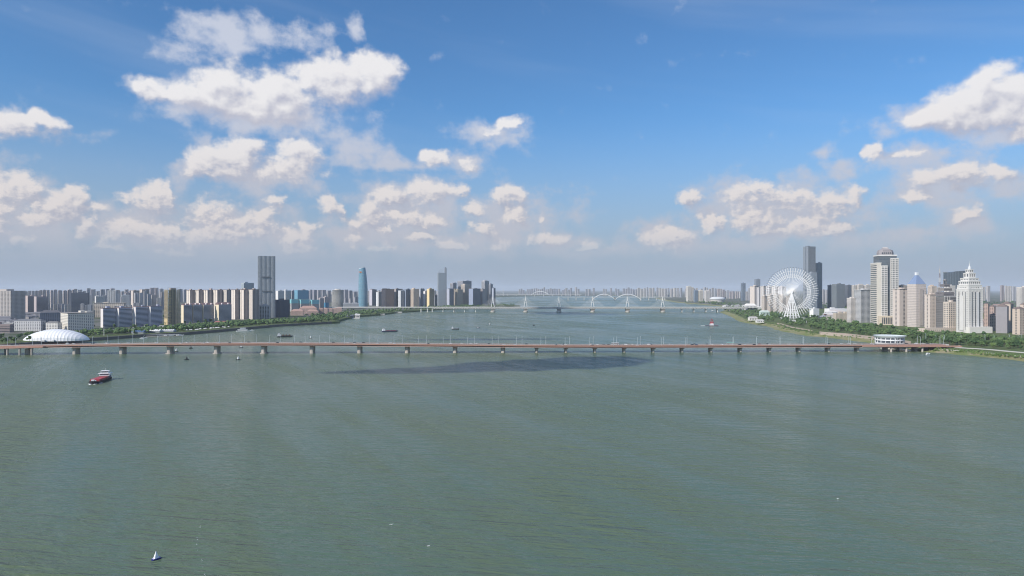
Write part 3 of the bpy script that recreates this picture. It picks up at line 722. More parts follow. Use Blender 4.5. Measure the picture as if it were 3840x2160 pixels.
for i,(a,b) in enumerate(tall):
    B(a,b,1089-(i*.35),2230-(i>4)*70,1.1,54,(.46,.40,.38),'vgvw' if i not in (4,7) else 'vggg',f'tall beige apartment tower with vertical stripes, {ORD(i+1)} from the left in the long beige row',roof='eaves',rcol=(.27,.2,.19),bay=4.6,pw=.5,fh=3.1,end=(.76,.68,.60),group='long row of tall beige towers')  # end colour lightened to stand for sun on that side
B(905,952,1062,3050,1.3,40,(.45,.50,.53),'hhhh','grey glass tower with a slanted top peeking over the beige row','office_tower',glass=GLASSO,gcol=(.16,.22,.27))
B(1032,1086,1125,2330,1.5,48,(.09,.11,.16),'gvgb','dark navy glass mid-rise beside the tallest left-bank tower','office_tower',glass=GLASSO,gcol=(.025,.04,.07),bay=3)
B(402,438,1090,3000,1.7,16,(.68,.68,.68),'gggg','white-framed office tower with a broad top band in the left skyline','office_tower',bay=6,pw=.3,bt=.3,fh=4.2,roof='eaves',rcol=(.72,.72,.72))
B(352,472,1137,2320,4.0,14,(.60,.54,.47),'gggg','long cream ministry block behind the four riverside towers','office_block',bay=6,pw=.5,bt=.4,fh=4.2,roof='eaves',rcol=(.5,.45,.4))
B(356,392,1112,2750,1.2,40,(.70,.67,.63),'gggw','stepped white tower left of the white-framed office','apartment_tower',end=(.76,.74,.72))
B(456,486,1107,2850,1.1,30,(.66,.66,.66),'gggg','squat white tower right of the white-framed office','office_tower')
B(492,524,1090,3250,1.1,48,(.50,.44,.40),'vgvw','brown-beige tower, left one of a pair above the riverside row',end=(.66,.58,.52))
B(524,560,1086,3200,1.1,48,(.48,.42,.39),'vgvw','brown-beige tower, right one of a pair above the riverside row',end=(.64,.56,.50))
# ---- construction cluster and the towers around it
B(1034,1066,1091,3150,1.3,45,WHT,'ggvb','white apartment tower just right of the tallest left-bank tower')
B(1062,1092,1090,3200,1.3,45,(.66,.66,.66),'ggvb','second pale apartment tower right of the tallest left-bank tower')
B(1090,1106,1090,3250,1.3,45,(.60,.60,.62),'hhhh','slim light grey ribbon tower left of the blue-wrapped shell')
r,w,d,zt = B(1105,1156,1098,3200,1.6,42,(.52,.44,.40),'hggg','unfinished tower with its top wrapped in bright blue netting')
m = MB(); m.box(-w/2-1,w/2+1,-d/2-1,d/2+1,zt-28,zt+12); m.build('safety_netting', PAINT, r, col=(.17,.36,.48))
for i,(a,b) in enumerate([(1088,1118),(1122,1160),(1165,1197)]):
    r,w,d,zt = B(a,b,1132+i,2900+i*20,2.0,40,(.52,.50,.48),'gggg',f'grey flats topped with turquoise netting, {ORD(i+1)} of three under construction',group='flats with turquoise netting')
    m = MB(); m.box(-w/2-1,w/2+1,-d/2-1,d/2+1,zt-6,zt+11); m.build('safety_netting', PAINT, r, col=(.25,.55,.58))
B(1195,1215,1119,3000,1.3,40,(.55,.48,.46),'gggg','pinkish unfinished flats right of the turquoise netting')
B(1212,1236,1114,3050,1.3,40,(.52,.46,.45),'gggg','second pinkish unfinished tower, left of the round banded tower')
r,w,d,zt = B(1216,1232,1140,2950,1.2,40,(.55,.5,.48),'gggg','small block wrapped in deep blue sheeting below the round banded tower')
m = MB(); m.box(-w/2-1,w/2+1,-d/2-1,d/2+1,zt-14,zt+6); m.build('safety_netting', PAINT, r, col=(.06,.22,.36))
for i,(a,b,yt,D) in enumerate([(1090,1140,1166,2480),(1122,1190,1156,2600),(1150,1195,1167,2500),(1196,1212,1157,2620),(1213,1230,1158,2625),(1231,1247,1158,2630),(1247,1262,1157,2635),(1262,1282,1155,2640)]):
    B(a,b,yt,D,2.0,12,(.60,.44,.38),'gggg',f'low salmon-pink housing block behind the riverside woods, {ORD(i+1)} from the left','apartment_block',roof='hip',rcol=(.42,.28,.24),group='salmon-pink housing blocks')
# ---- behind the blue tower and along the approach of the second bridge
row = [(1385,1412,1086,4000,1.3,50,(.42,.40,.44),'vgvb','grey finned apartment tower right of the blue tapered tower'),
 (1411,1432,1095,3800,1.2,48,(.62,.62,.62),'vgvw','pale slim tower left of the brown block'),
 (1431,1478,1085,3700,1.7,48,(.46,.31,.25),'bgbb','brown brick-coloured block with a dark right flank'),
 (1474,1510,1084,3760,2.0,52,(.34,.31,.31),'hghb','dark brown-grey slab right of the brown block'),
 (1494,1516,1090,3700,1.2,45,(.60,.62,.64),'gggw','slim white-edged tower between two dark slabs'),
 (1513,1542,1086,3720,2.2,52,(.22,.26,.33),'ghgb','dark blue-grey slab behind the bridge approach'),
 (1540,1572,1084,3700,1.0,35,(.62,.52,.42),'gggg','cream tower with a strong window grid above the bridge approach'),
 (1568,1592,1084,3780,1.6,50,(.40,.42,.46),'hghb','grey-blue tower right of the cream gridded tower'),
 (1588,1606,1092,3740,1.6,50,(.62,.60,.60),'hgvb','narrow dark tower with one white lit edge'),
 (1601,1628,1084,3700,2.0,52,(.70,.52,.30),'hgvb','tower with a bright ochre lit end wall'),
 (1624,1640,1108,3760,1.5,50,(.25,.26,.30),'hghb','short dark block left of the arched-crown tower'),
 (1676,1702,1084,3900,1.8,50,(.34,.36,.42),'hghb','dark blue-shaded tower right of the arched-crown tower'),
 (1698,1736,1086,3950,0.9,42,(.58,.50,.40),'vgvv','beige stepped tower in front of the grey high-rises'),
 (1688,1712,1062,4300,1.0,45,(.42,.42,.46),'vgvv','grey finned high-rise, left one of the hazy pair'),
 (1716,1768,1054,4350,1.4,45,(.44,.44,.48),'vgvv','grey finned high-rise, tallest of the hazy pair'),
 (1728,1762,1068,4000,1.0,42,(.66,.58,.50),'vgvv','cream tower standing before the grey high-rise pair'),
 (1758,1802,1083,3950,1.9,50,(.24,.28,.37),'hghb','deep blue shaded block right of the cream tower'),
 (1800,1822,1085,4000,1.0,42,(.50,.46,.46),'gggg','pinkish block at the foot of the last tall pair'),
 (1806,1834,1054,4050,1.1,42,(.50,.50,.52),'vgvv','pale finned high-rise, left one of the last pair before open water'),
 (1832,1848,1066,4050,1.1,45,(.40,.42,.47),'vgvv','grey finned high-rise, right one of the last pair before open water'),
 (1845,1858,1081,4020,1.2,48,(.32,.35,.42),'hghb','last dark tower on the left bank before open water'),
 (1287,1345,1138,3450,3.0,15,(.50,.52,.55),'gggg','grey low-rise offices left of the blue tapered tower')]
for a,b,yt,D,asp,rot,col,fc,lab in row: B(a,b,yt,D,asp,rot,[c*.75 for c in col] if fc[3] in 'bw' else col,fc,lab,roof='eaves' if 'block' in lab else 'flat',end=[min(.8,c*1.25) for c in col] if fc[3] in 'bw' else None)  # facade darkened, left end lightened: shade and sun painted into the colours
# ---- right bank
B(3103,3122,1070,3500,1.0,-20,(.16,.19,.24),'hhhh','dark glass block, left one behind the white mall','office_tower',glass=GLASSO,gcol=(.04,.06,.09))
B(3119,3168,1066,3400,1.6,18,(.25,.28,.31),'gggg','grey glass office block, middle one behind the white mall','office_tower',glass=GLASSO,gcol=(.10,.13,.16),bay=2.4,pw=.2,bt=.3)
B(3168,3196,1070,3500,1.4,14,(.16,.18,.22),'hhhh','dark ribbon-windowed block, right one behind the white mall','office_tower',glass=GLASSO,gcol=(.05,.07,.10))
for i,(a,b,yt) in enumerate([(3194,3212,1071),(3208,3238,1068),(3236,3266,1069)]):
    B(a,b,yt,3300,1.2,14,(.64,.60,.56),'gggg',f'pale apartment tower left of the domed skyscraper, {ORD(i+1)} of three',group='pale towers left of the domed skyscraper')
B(3176,3212,1119,1960,1.1,14,(.64,.60,.57),'gggg','short white gridded block two doors left of the domed skyscraper','office_tower',bay=3.6)
B(3204,3268,1088,1950,1.5,14,(.60,.60,.61),'gggg','white-framed mid-rise office beside the domed skyscraper','office_tower',glass=GLASSO,gcol=(.04,.06,.09),bay=4.2,pw=.28,bt=.3,roof='eaves',rcol=(.62,.6,.57))
B(3125,3180,1176,2050,3,10,(.62,.54,.45),'gggg','low cream colonnaded block in front of the glass offices','podium')
B(3348,3408,1085,1770,1.2,12,(.63,.55,.50),'wggw','beige art-deco block left of the pyramid-roofed tower','office_tower',roof='eaves',rcol=(.6,.52,.46),bay=4.6,pw=.62,bt=.5)
B(3364,3402,1072,1840,1.3,12,(.62,.55,.49),'gggg','upper beige block rising behind the art-deco one','office_tower',roof='eaves',rcol=(.6,.52,.46))
B(3468,3513,1106,1640,1.2,12,(.63,.55,.49),'gggw','beige slab with small punched windows right of the pyramid roof','office_tower',roof='eaves',rcol=(.62,.53,.47),bay=4.0,pw=.6,bt=.55)
B(3480,3512,1074,2100,1.2,12,(.66,.56,.48),'gggg','beige tower behind the punched-window slab')
B(3538,3584,1134,1560,1.3,12,(.66,.58,.50),'gggg','cream lattice-fronted block left of the white spired tower','office_tower',bay=4.6,pw=.42,bt=.42,fh=4.4)
B(3440,3600,1232,1540,4.5,12,(.63,.54,.46),'gggg','long beige podium below the beige and cream towers','podium',bay=5,pw=.6,fh=4.5,plant=False)
B(3540,3582,1072,2300,1.3,12,(.70,.66,.62),'gggw','white apartment tower behind the dark scalloped tower')
for i,(a,b,yt,D,c) in enumerate([(3690,3710,1140,1650,(.50,.38,.33)),(3706,3738,1150,1720,(.48,.36,.32)),(3712,3760,1180,1560,(.55,.44,.38)),(3735,3782,1149,1480,(.30,.29,.31)),(3752,3800,1140,1530,(.52,.44,.38)),(3797,3845,1158,1430,(.55,.46,.39)),(3825,3880,1142,1500,(.58,.48,.41))]):
    B(a,b,yt,D,1.2,(38,30,20,48,40,22,25)[i],c,('wgwg','wgwg','gggg','bhbb','whgb','gvgw','gvgw')[i],f'brown riverside apartment tower near the right edge, {ORD(i+1)} counted from the white spired tower',roof='hip',rcol=(.20,.16,.15),bay=4,pw=.5,bt=.45,group='brown apartment towers')
B(3812,3860,1078,2350,1.5,12,(.68,.64,.60),'gggg','tall white tower behind the brown flats at the right edge')
B(3092,3180,1158,2500,3.0,12,(.78,.77,.76),'bgbb','long white shopping mall right of the Ferris wheel','mall','mall',roof='flat')
B(3036,3072,1158,2350,1.8,25,(.80,.80,.79),'bggb','white box-shaped hall with a dark glass front beside the wheel','hall')
B(3090,3128,1180,2200,2.0,12,(.30,.14,.13),'bggb','low dark red shed in front of the white mall','hall',plant=False)
B(2812,2850,1074,3500,1.3,28,(.62,.55,.50),'wvhb','beige residential tower left of the Ferris wheel',roof='eaves',rcol=(.5,.45,.42))
for i,(a,b,yt,D) in enumerate([(2838,2856,1078,3350),(2852,2876,1074,3300),(2872,2898,1073,3250),(2894,2922,1075,3200),(2918,2948,1076,3150)]):
    B(a,b,yt,D,1.2,26,(.64,.60,.58) if i%2 else (.56,.54,.55),'vgvw' if i%2 else 'ghgw',f'white-roofed residential tower behind the Ferris wheel, {ORD(i+1)} from its left',roof='eaves',rcol=(.75,.73,.7),group='white-roofed towers behind the wheel')
for i,(a,b,yt,D) in enumerate([(2856,2880,1112,2760),(2878,2902,1106,2720),(2900,2925,1106,2680),(2922,2950,1108,2640),(2948,2975,1112,2600)]):
    B(a,b,yt,D,1.3,24,(.66,.58,.52),'gggg',f'beige terrace block at the foot of the wheel, {ORD(i+1)} from its left','apartment_block',roof='eaves',rcol=(.65,.58,.52),group='beige terrace blocks by the wheel')
for a,b,yt,D,asp,col,lab in [(2573,2592,1074,5200,1.0,(.74,.70,.64),'tall cream hotel tower on the far right bank'),(2590,2602,1079,5200,1,(.72,.67,.60),'lower cream wing right of the cream hotel tower'),(2601,2618,1090,5100,1.3,(.22,.28,.36),'blue-grey glass block between two cream buildings on the far bank'),(2617,2637,1090,5100,1.3,(.76,.70,.60),'square cream block with a flat top on the far bank'),(2641,2663,1091,5000,1.2,(.70,.66,.62),'stepped pale block left of the far arena')]:
    B(a,b,yt,D,asp,14,col,'gggg',lab,'office_tower',fh=4.5,bay=6)
B(2778,2796,1062,5600,1.0,10,(.24,.28,.34),'hhhh','lone dark blue-grey tower far behind the right bank','office_tower',glass=GLASSO,gcol=(.05,.08,.12))
B(2829,2851,1047,4600,1.2,10,(.30,.34,.40),'vvvv','grey tower with a flat notched top left of the Ferris wheel','office_tower',glass=GLASSO,gcol=(.08,.11,.15))
B(3012,3058,926,3400,1.15,16,(.23,.26,.30),'vvvw','tallest right-bank skyscraper, dark glass slab behind the Ferris wheel','skyscraper','skyscraper',glass=GLASSO,gcol=(.07,.09,.12),bay=2.2,pw=.3,fh=4.4,proud=.6)
B(3054,3083,987,3450,1.1,14,(.36,.40,.44),'gvgg','shorter grey glass tower joined right of the tallest right-bank skyscraper','skyscraper','skyscraper',glass=GLASSO,gcol=(.10,.14,.18),bay=3.2,pw=.25,bt=.25,fh=4.2)
B(3030,3064,1023,3330,1.3,14,(.34,.38,.43),'gggg','grey office block at the foot of the two dark skyscrapers','office_tower',glass=GLASSO,gcol=(.08,.11,.15))
# dark curved glass block right of the antenna
def curved():
    D = 2950; x0, x1 = X(3552, D), X(3624, D); r = empty('curved_office_tower', ((x0+x1)/2, D, 6.6)); w = x1-x0; m = MB(); N = 14
    zt = [Z(1022-(3 if k > 4 else 0)+max(0, 4-k)*.0, D)-6.6+k*.35 for k in range(N)]
    fr = [(-w/2+w*k/(N-1), -6*math.sin(math.pi*k/(N-1))) for k in range(N)]
    m.loft([[(x, y, 0) for x, y in fr]+[(w/2, 26, 0), (-w/2, 26, 0)], [(x, y, zt[k]) for k, (x, y) in enumerate(fr)]+[(w/2, 26, zt[-1]), (-w/2, 26, zt[0])]])
    m.build('glazing', GLASSO, r, col=(.06,.085,.11))
    m = MB()
    for k in range(N): m.box(fr[k][0]-.3, fr[k][0]+.3, fr[k][1]-.5, fr[k][1]+.1, 0, zt[k]+1)
    kind(m.build('facade', WALL, r, col=(.22,.25,.28)), 'stuff')
    m = MB(); m.box(-w/2-1.5, -w/2+9, 8, 27, zt[0]+.01, zt[0]+3); m.build('plant_room', WALL, r, col=(.25,.28,.3))
    tag(r, 'dark curved glass tower behind the white spired tower', 'building')
curved()
# ================================================================ landmark buildings
def circ(r, z, n=24, rx=None, ry=None, cx=0, cy=0, ph=0): return [(cx+(rx or r)*math.cos(2*math.pi*k/n+ph), cy+(ry or r)*math.sin(2*math.pi*k/n+ph), z) for k in range(n)]
def fluted():
    D = 2278; r_ = math.radians(22); cx, w, d = rect(966, 1032, D, 1.55, r_); H_ = Z(961, D)-6.6
    root = empty('skyscraper', (cx, D, 6.6), r_)
    # each bay of the front is a shallow convex sheet, with a groove between bays
    nb = 4; m = MB()
    for side, L, n_ in ((0, w, nb), (1, d, 3)):
        b = L/n_
        for k in range(n_):
            pts = []
            for j in range(9):
                t = j/8; u = -L/2+b*k+.12+(b-.24)*t; v = (-d/2 if side == 0 else w/2); o = 0.9*math.sin(math.pi*t)
                pts.append((u, v-o) if side == 0 else (v+o, u))
            back = [(pts[-1][0], -d/2+2), (pts[0][0], -d/2+2)] if side == 0 else [(w/2-2, pts[-1][1]), (w/2-2, pts[0][1])]
            q = MB(); q.prism(pts+back, 0, H_-(0 if side == 0 else 2)*k*.4); q.build('curved_bay', GLASSO, root, col=(.25,.28,.31), smooth=False)
    m = MB(); m.box(-w/2+.4, w/2-.4, -d/2+.4, d/2-.4, 0, H_-2); m.build('core', WALL, root, col=(.10,.11,.13))
    m = MB(); m.box(-w/2-.2, -w/2+.39, -d/2, d/2, 0, H_-1); m.build('end_wall', GLASSO, root, col=(.27,.30,.33))
    m = MB(); m.box(-w*.30, w*.2, -d/2-2.75, -d/2-.5, H_*.655, H_*.655+2.6); m.build('service_band', WALL, root, col=(.13,.14,.16))
    m = MB(); m.box(-w*.30, w*.3, -d/2-2.72, -d/2-.5, H_*.43, H_*.43+1.0); m.build('service_band', WALL, root, col=(.20,.21,.23))
    tag(root, 'tallest left-bank tower, grey glass with broad vertical fluted bays', 'skyscraper')
    B(953,1010,1146,2210,1.5,22,(.52,.52,.53),'vvvb','fluted pale podium block in front of the tallest left-bank tower','podium',bay=7,pw=.45,fh=4,proud=1.0,roof='flat')
fluted()
def tapered():
    D = 3600; cx = X(1361.5, D); H_ = Z(1003, D)-6.6; R0 = 24.3; root = empty('skyscraper', (cx, D, 6.6))
    prof = [(0,.98),(.1,.995),(.25,1.0),(.45,.985),(.6,.94),(.72,.88),(.82,.82),(.9,.75),(.96,.70)]
    rings = [circ(0, t*H_, 32, R0*k+(0), R0*.9*k, cx=-(1-k)*R0*.55) for t, k in prof]
    k = .66; top = [(x, y, H_*.985+ (x/R0)*5.0) for x, y, z in circ(0, H_, 32, R0*k, R0*.9*k, cx=-(1-k)*R0*.55)]
    m = MB(); m.loft(rings+[top]); m.build('glazing', GLASSO, root, smooth=False, col=(.10,.26,.36))
    m = MB()
    for j in range(1, 46):
        t = j/47.0; kk = float(np.interp(t, [p[0] for p in prof], [p[1] for p in prof]))
        a = circ(0, t*H_, 32, R0*kk+.25, R0*.9*kk+.25, cx=-(1-kk)*R0*.55); b = [(x, y, z+1.1) for x, y, z in a]; m.loft([a, b])
    kind(m.build('floor_bands', WALL, root, col=(.30,.42,.48)), 'stuff')
    m = MB(); a = top; m.loft([[(x*1.015, y*1.015, z-.3) for x, y, z in a], [(x*1.015, y*1.015, z+1.6) for x, y, z in a]]); m.build('crown_rim', WALL, root, col=(.70,.74,.76))
    # orange lettering near the top
    z0 = H_*.865; y = -R0*.9*.80-.9
    def glyph(parts):
        q = MB()
        for a, b, c, d_ in parts: q.box(a, b, y, y+2.0, z0+c, z0+d_)
        q.build('sign_letter', PAINT, root, col=(.80,.30,.10))
    x = -18
    glyph([(x,x+1.3,0,7),(x+1.3,x+5,0,1.2),(x+1.3,x+5,5.8,7)])
    glyph([(x+6,x+7.3,0,7),(x+7.3,x+10.5,5.8,7),(x+9.3,x+10.5,0,5.8),(x+7.3,x+9.3,0,1.2)])
    glyph([(x+12,x+13.2,0,6),(x+13.2,x+15.5,0,1.2),(x+14.5,x+15.6,1.2,4)])
    tag(root, 'blue glass tower with a tapered rounded top and orange sign', 'skyscraper')
tapered()
def crowned():
    D = 3950; r_ = math.radians(14); cx, w, d = rect(1640.5, 1675, D, 1.2, r_); H_ = Z(1023, D)-6.6; top = Z(1004, D)-6.6
    root = empty('skyscraper', (cx, D, 6.6), r_); wm, gm = MB(), MB()
    fbox(wm, gm, -w*.08, 0, w*.84, d, 0, H_, 'gggg', fh=4.2, bay=5.4, pw=.22, bt=.26)
    gm.build('glazing', GLASSO, root, col=(.13,.18,.23)); kind(wm.build('facade', WALL, root, col=(.40,.44,.48)), 'stuff')
    m = MB(); m.box(w*.345, w/2, -d/2-.6, d/2, 0, top-3); m.build('side_fin', WALL, root, col=(.22,.25,.29))
    m = MB(); m.box(w*.37, w*.46, -d*.3, d*.3, top-2.98, top+3); m.build('fin_cap', WALL, root, col=(.2,.22,.26))
    for dy in (-d*.42, d*.42):
        m = MB(); R_ = []
        for k in range(15):
            t = k/14*math.pi/2; xx = w*.36-math.cos(t)*w*.78; zz = H_+math.sin(t)*(top-H_-4)
            R_.append([(xx,dy-.6,zz),(xx+1.3,dy-.6,zz+.2),(xx+1.3,dy+.6,zz+.2),(xx,dy+.6,zz)])
        m.loft(R_); m.build('crown_arch', WALL, root, col=(.36,.40,.45))
    for k in range(5):
        t = (.25+k*.15)*math.pi/2; xx = w*.36-math.cos(t)*w*.78; zz = H_+math.sin(t)*(top-H_-4)
        m = MB(); m.box(xx, xx+.7, -d*.42, -d*.42+.7, H_, zz); m.build('crown_mullion', WALL, root, col=(.36,.40,.45))
    tag(root, 'slim grey glass tower with a curved arch crown and tall side fin', 'skyscraper')
crowned()
def shell():
    D = 1840; r_ = math.radians(52); cx, w, d = rect(616, 676, D, 1.9, r_); H_ = Z(1086, D)-6.6
    root = empty('unfinished_tower', (cx, D, 6.6), r_); n = 27; f = H_/n
    m = MB(); m.box(-w*.2, w*.25, -d*.25, d*.3, 0, H_+4); m.build('lift_core', CONC, root)
    for k in range(n+1):
        s = MB(); s.box(-w/2, w/2, -d/2, d/2, k*f-.28, k*f); s.build('floor_slab', WALL, root, col=(.62,.53,.36) if k % 3 else (.55,.48,.36))
    nx, ny = 9, 5
    for i in range(nx):
        for j in range(ny):
            if 0 < i < nx-1 and 0 < j < ny-1: continue
            x = -w/2+.5+(w-1)*i/(nx-1); y = -d/2+.5+(d-1)*j/(ny-1)
            s = MB(); s.cbox(x, y, 0, H_-.3, 1.0, 1.0); s.build('column', WALL, root, col=(.60,.50,.33))
    s = MB()
    for k in range(0, n, 1):
        if k < 5: s.box(-w/2-.1, -w/2+.15, -d/2+.2, d/2-.2, k*f, k*f+f*.7)
        if k % 2 == 0: s.box(-w*.5, -w*.2, -d/2-.1, -d/2+.1, k*f, k*f+f*.4)
    kind(s.build('infill_wall', WALL, root, col=(.68,.54,.30)), 'stuff')
    s = MB()
    for i in range(10):
        x = -w/2+w*i/9; s.tube((x,-d/2,H_),(x,-d/2,H_+5),.12,4)
    s.tube((-w/2,-d/2,H_+5),(w/2,-d/2,H_+5),.15,4); kind(s.build('rebar', DARK, root), 'stuff')
    tag(root, 'unfinished concrete tower with bare floor slabs and yellowish open sides', 'building')
shell()
def banded():
    D = 3300; cx = X(1266, D); H_ = Z(1088, D)-6.6; root = empty('apartment_tower', (cx, D, 6.6)); R0 = 28
    m = MB(); m.loft([circ(0, 0, 28, R0*.92, R0*.62), circ(0, H_, 28, R0*.92, R0*.62)]); m.build('glazing', GLASS, root)
    n = 20
    for k in range(n+1):
        z = H_*k/n; a = circ(0, z, 28, R0, R0*.72); m = MB(); m.loft([a, [(x, y, z+1.25) for x, y, _ in a]]); m.build('balcony_band', WALL, root, col=(.80,.78,.72))
    m = MB(); m.loft([circ(0, H_+1.3, 20, R0*.5, R0*.35), circ(0, H_+6, 20, R0*.5, R0*.35)]); m.build('plant_room', WALL, root, col=(.5,.48,.46))
    tag(root, 'rounded tower with bold white balcony bands left of the blue tower', 'building')
banded()
# ---- right bank landmarks
def domed():
    D = 1840; r_ = math.radians(-9); cx, w, d = rect(3264, 3372, D, 1.15, r_)
    root = empty('skyscraper', (cx, D, 6.6), r_); zz = lambda y: Z(y, D)-6.6
    wm, gm = MB(), MB(); mw, mg = MB(), MB()
    fbox(mw, mg, w*.02, 0, w*.80, d*.80, 0, zz(961), 'vggv', fh=4, bay=3.0, pw=.12, bt=.15, proud=.25)
    mg.build('curtain_wall', GLASSO, root, col=(.10,.13,.16)); kind(mw.build('mullions', WALL, root, col=(.16,.18,.20)), 'stuff')
    for (a, b, c, e, yt, fc, nm) in [(-.50,-.30,-.48,.46,988,'wggg','corner_wing'),(-.29,-.02,-.50,-.20,999,'ghgg','front_wing'),(.14,.47,-.50,.10,972,'gggg','front_wing')]:
        wm, gm = MB(), MB()
        fbox(wm, gm, (a+b)/2*w, (c+e)/2*d, (b-a)*w, (e-c)*d, 0, zz(yt), fc if a > -.4 else 'bggh', fh=5.0, bay=4.0, pw=.36, bt=.34, proud=.6)
        o = gm.build(nm, GLASSO, root, col=(.06,.075,.09)); kind(wm.build('window_frame', WALL, o, col=(.66,.64,.61) if a > -.4 else (.65,.61,.54)), 'stuff')
        m = MB(); m.box(a*w-.7, b*w+.7, c*d-.7, e*d+.7, zz(yt)+.003, zz(yt)+1.6); m.build('cornice', WALL, o, col=(.74,.72,.68))
    m = MB(); z1 = zz(961); m.box(-w*.40, w*.44, -d*.42, d*.42, z1+.003, z1+3.0); m.build('cornice', WALL, root, col=(.72,.71,.69))
    R_ = []; c0 = w*.02
    for z, k in ((z1+3.003,.33),(z1+9,.335),(z1+15,.30),(zz(935),.19)):
        R_.append([(c0+w*k*sx_, d*k*1.05*sy_, z) for sx_, sy_ in ((-1,-.5),(-.6,-1),(.6,-1),(1,-.5),(1,.5),(.6,1),(-.6,1),(-1,.5))])
    m = MB(); m.loft(R_); dm = m.build('dome_roof', WALL, root, col=(.30,.28,.29))
    for i in range(6):
        x = c0-w*.22+w*.44*i/5; m = MB(); m.box(x-1.0, x+1.0, -d*.365, -d*.30, z1+6, z1+9.5); m.build('dormer_window', GLASS, dm)
    for i in range(4):
        x = c0-w*.15+w*.3*i/3; m = MB(); m.box(x-1.0, x+1.0, -d*.315, -d*.24, z1+13, z1+16); m.build('dormer_window', GLASS, dm)
    m = MB(); m.box(c0-w*.12, c0+w*.12, -d*.13, d*.13, zz(935)+.003, zz(930)); m.build('lantern', WALL, root, col=(.45,.42,.42))
    m = MB(); m.box(c0-w*.09, c0+w*.08, -d*.10, d*.10, zz(930)+.003, zz(927)); m.build('lantern_top', WALL, root, col=(.62,.60,.6))
    m = MB(); m.box(-w*.46, w*.62, -d*.72, -d*.515, 0, 24); m.build('podium', WALL, root, col=(.64,.56,.45))
    m = MB()
    for i in range(11): m.box(-w*.3+w*.8*i/10-1.4, -w*.3+w*.8*i/10+1.4, -d*.724, -d*.715, 3, 20)
    kind(m.build('podium_windows', GLASS, root), 'stuff')
    tag(root, 'tall cream-and-glass skyscraper with a faceted dome roof on the right bank', 'skyscraper')
domed()
def pyramid():
    D = 1720; r_ = math.radians(12); cx, w, d = rect(3403, 3472, D, 1.0, r_); H_ = Z(1068, D)-6.6; root = empty('office_tower', (cx, D, 6.6), r_)
    wm, gm = MB(), MB(); fbox(wm, gm, 0, 0, w, d, 0, H_, 'gggg', fh=4.0, bay=3.0, pw=.6, bt=.52, proud=.5)
    gm.build('glazing', GLASS, root); kind(wm.build('facade', WALL, root, col=(.62,.55,.51)), 'stuff')
    m = MB(); m.box(-w*.17, w*.17, -d/2-1.6, -d/2-.55, 4, H_-10); m.build('central_bay', GLASSO, root, col=(.20,.19,.19))
    for k in range(6):
        x = -w*.17+w*.34*k/5; m = MB(); m.box(x-.3, x+.3, -d/2-2.0, -d/2-1.62, 4, H_-10); m.build('mullion', WALL, root, col=(.62,.55,.51))
    m = MB(); m.box(-w/2-.8, w/2+.8, -d/2-.8, d/2+.8, H_+.003, H_+1.6); m.build('cornice', WALL, root, col=(.60,.54,.5))
    zt = Z(1032, D)-6.6; q = w*.10
    m = MB(); m.loft([[(-w/2,-d/2,H_+1.603),(w/2,-d/2,H_+1.603),(w/2,d/2,H_+1.603),(-w/2,d/2,H_+1.603)],[(-q,-q,zt),(q,-q,zt),(q,q,zt),(-q,q,zt)]]); m.build('pyramid_roof', PAINT, root, col=(.22,.29,.44))
    m = MB(); m.box(-q*1.05, q*1.05, -q*1.05, q*1.05, zt+.003, zt+7); m.build('roof_cap', PAINT, root, col=(.80,.82,.84))
    tag(root, 'beige office tower with a blue pyramid roof and white cap', 'building')
pyramid()
def scalloped():
    D = 1600; r_ = math.radians(12); cx, w, d = rect(3511, 3584, D, 1.25, r_); H_ = Z(1112, D)-6.6; root = empty('office_tower', (cx, D, 6.6), r_)
    wm, gm = MB(), MB(); fbox(wm, gm, 0, 0, w, d, 0, H_, 'hhhv', fh=4.0, bay=3.0, pw=.3, bt=.3, proud=.4)
    gm.build('glazing', GLASSO, root, col=(.06,.06,.065)); kind(wm.build('facade', WALL, root, col=(.26,.25,.25)), 'stuff')
    for k in range(3):
        m = MB(); m.box(-w/2+w*.22*k-.6, -w/2+w*.22*k+.6, -d/2-1.2, -d/2-.45, 0, H_); m.build('pilaster', WALL, root, col=(.55,.54,.52))
    m = MB(); m.box(-w/2-.8, w/2+.8, -d/2-.9, d/2+.8, H_+.003, H_+1.4); m.build('cornice', WALL, root, col=(.66,.65,.63))
    # three tiers of scalloped gables
    z = H_+1.403
    for t, (k, h) in enumerate(((.48,11.5),(.37,9.5),(.26,8.5))):
        tier = MB(); c0 = -w*.10
        tier.box(c0-w*k, c0+w*k, -d*k, d*k, z, z+h*.45)
        for s in (-1, 0, 1):
            for (ax) in (0, 1):
                R_ = []
                rad = w*k*.36
                for yy in (-d*k*1.02, d*k*1.02):
                    R_.append([(c0+s*w*k*.62+rad*math.cos(a), yy, z+h*.45+.003+rad*.8*math.sin(a)) for a in [math.pi*j/10 for j in range(11)]] if ax == 0 else [(c0+ (yy/d*w), s*d*k*.62+rad*math.cos(a), z+h*.44+rad*.8*math.sin(a)) for a in [math.pi*j/10 for j in range(11)]])
                tier.loft(R_)
        o = tier.build('scalloped_tier', WALL, root, col=(.20,.19,.20) if t % 2 == 0 else (.28,.26,.25)); z += h
    m = MB(); c0 = -w*.10
    for k in range(6): m.tube((c0+3*math.cos(k*1.047), 3*math.sin(k*1.047), z-3), (c0+3*math.cos(k*1.047), 3*math.sin(k*1.047), z+6), .45, 5)
    m.loft([circ(3.8, z+6.0, 12, cx=c0), circ(3.8, z+7.0, 12, cx=c0), circ(.5, z+10, 12, cx=c0)]); m.build('lantern', WALL, root, col=(.25,.24,.24))
    tag(root, 'dark art-deco tower with tiered scalloped gables left of the white spired tower', 'building')
scalloped()
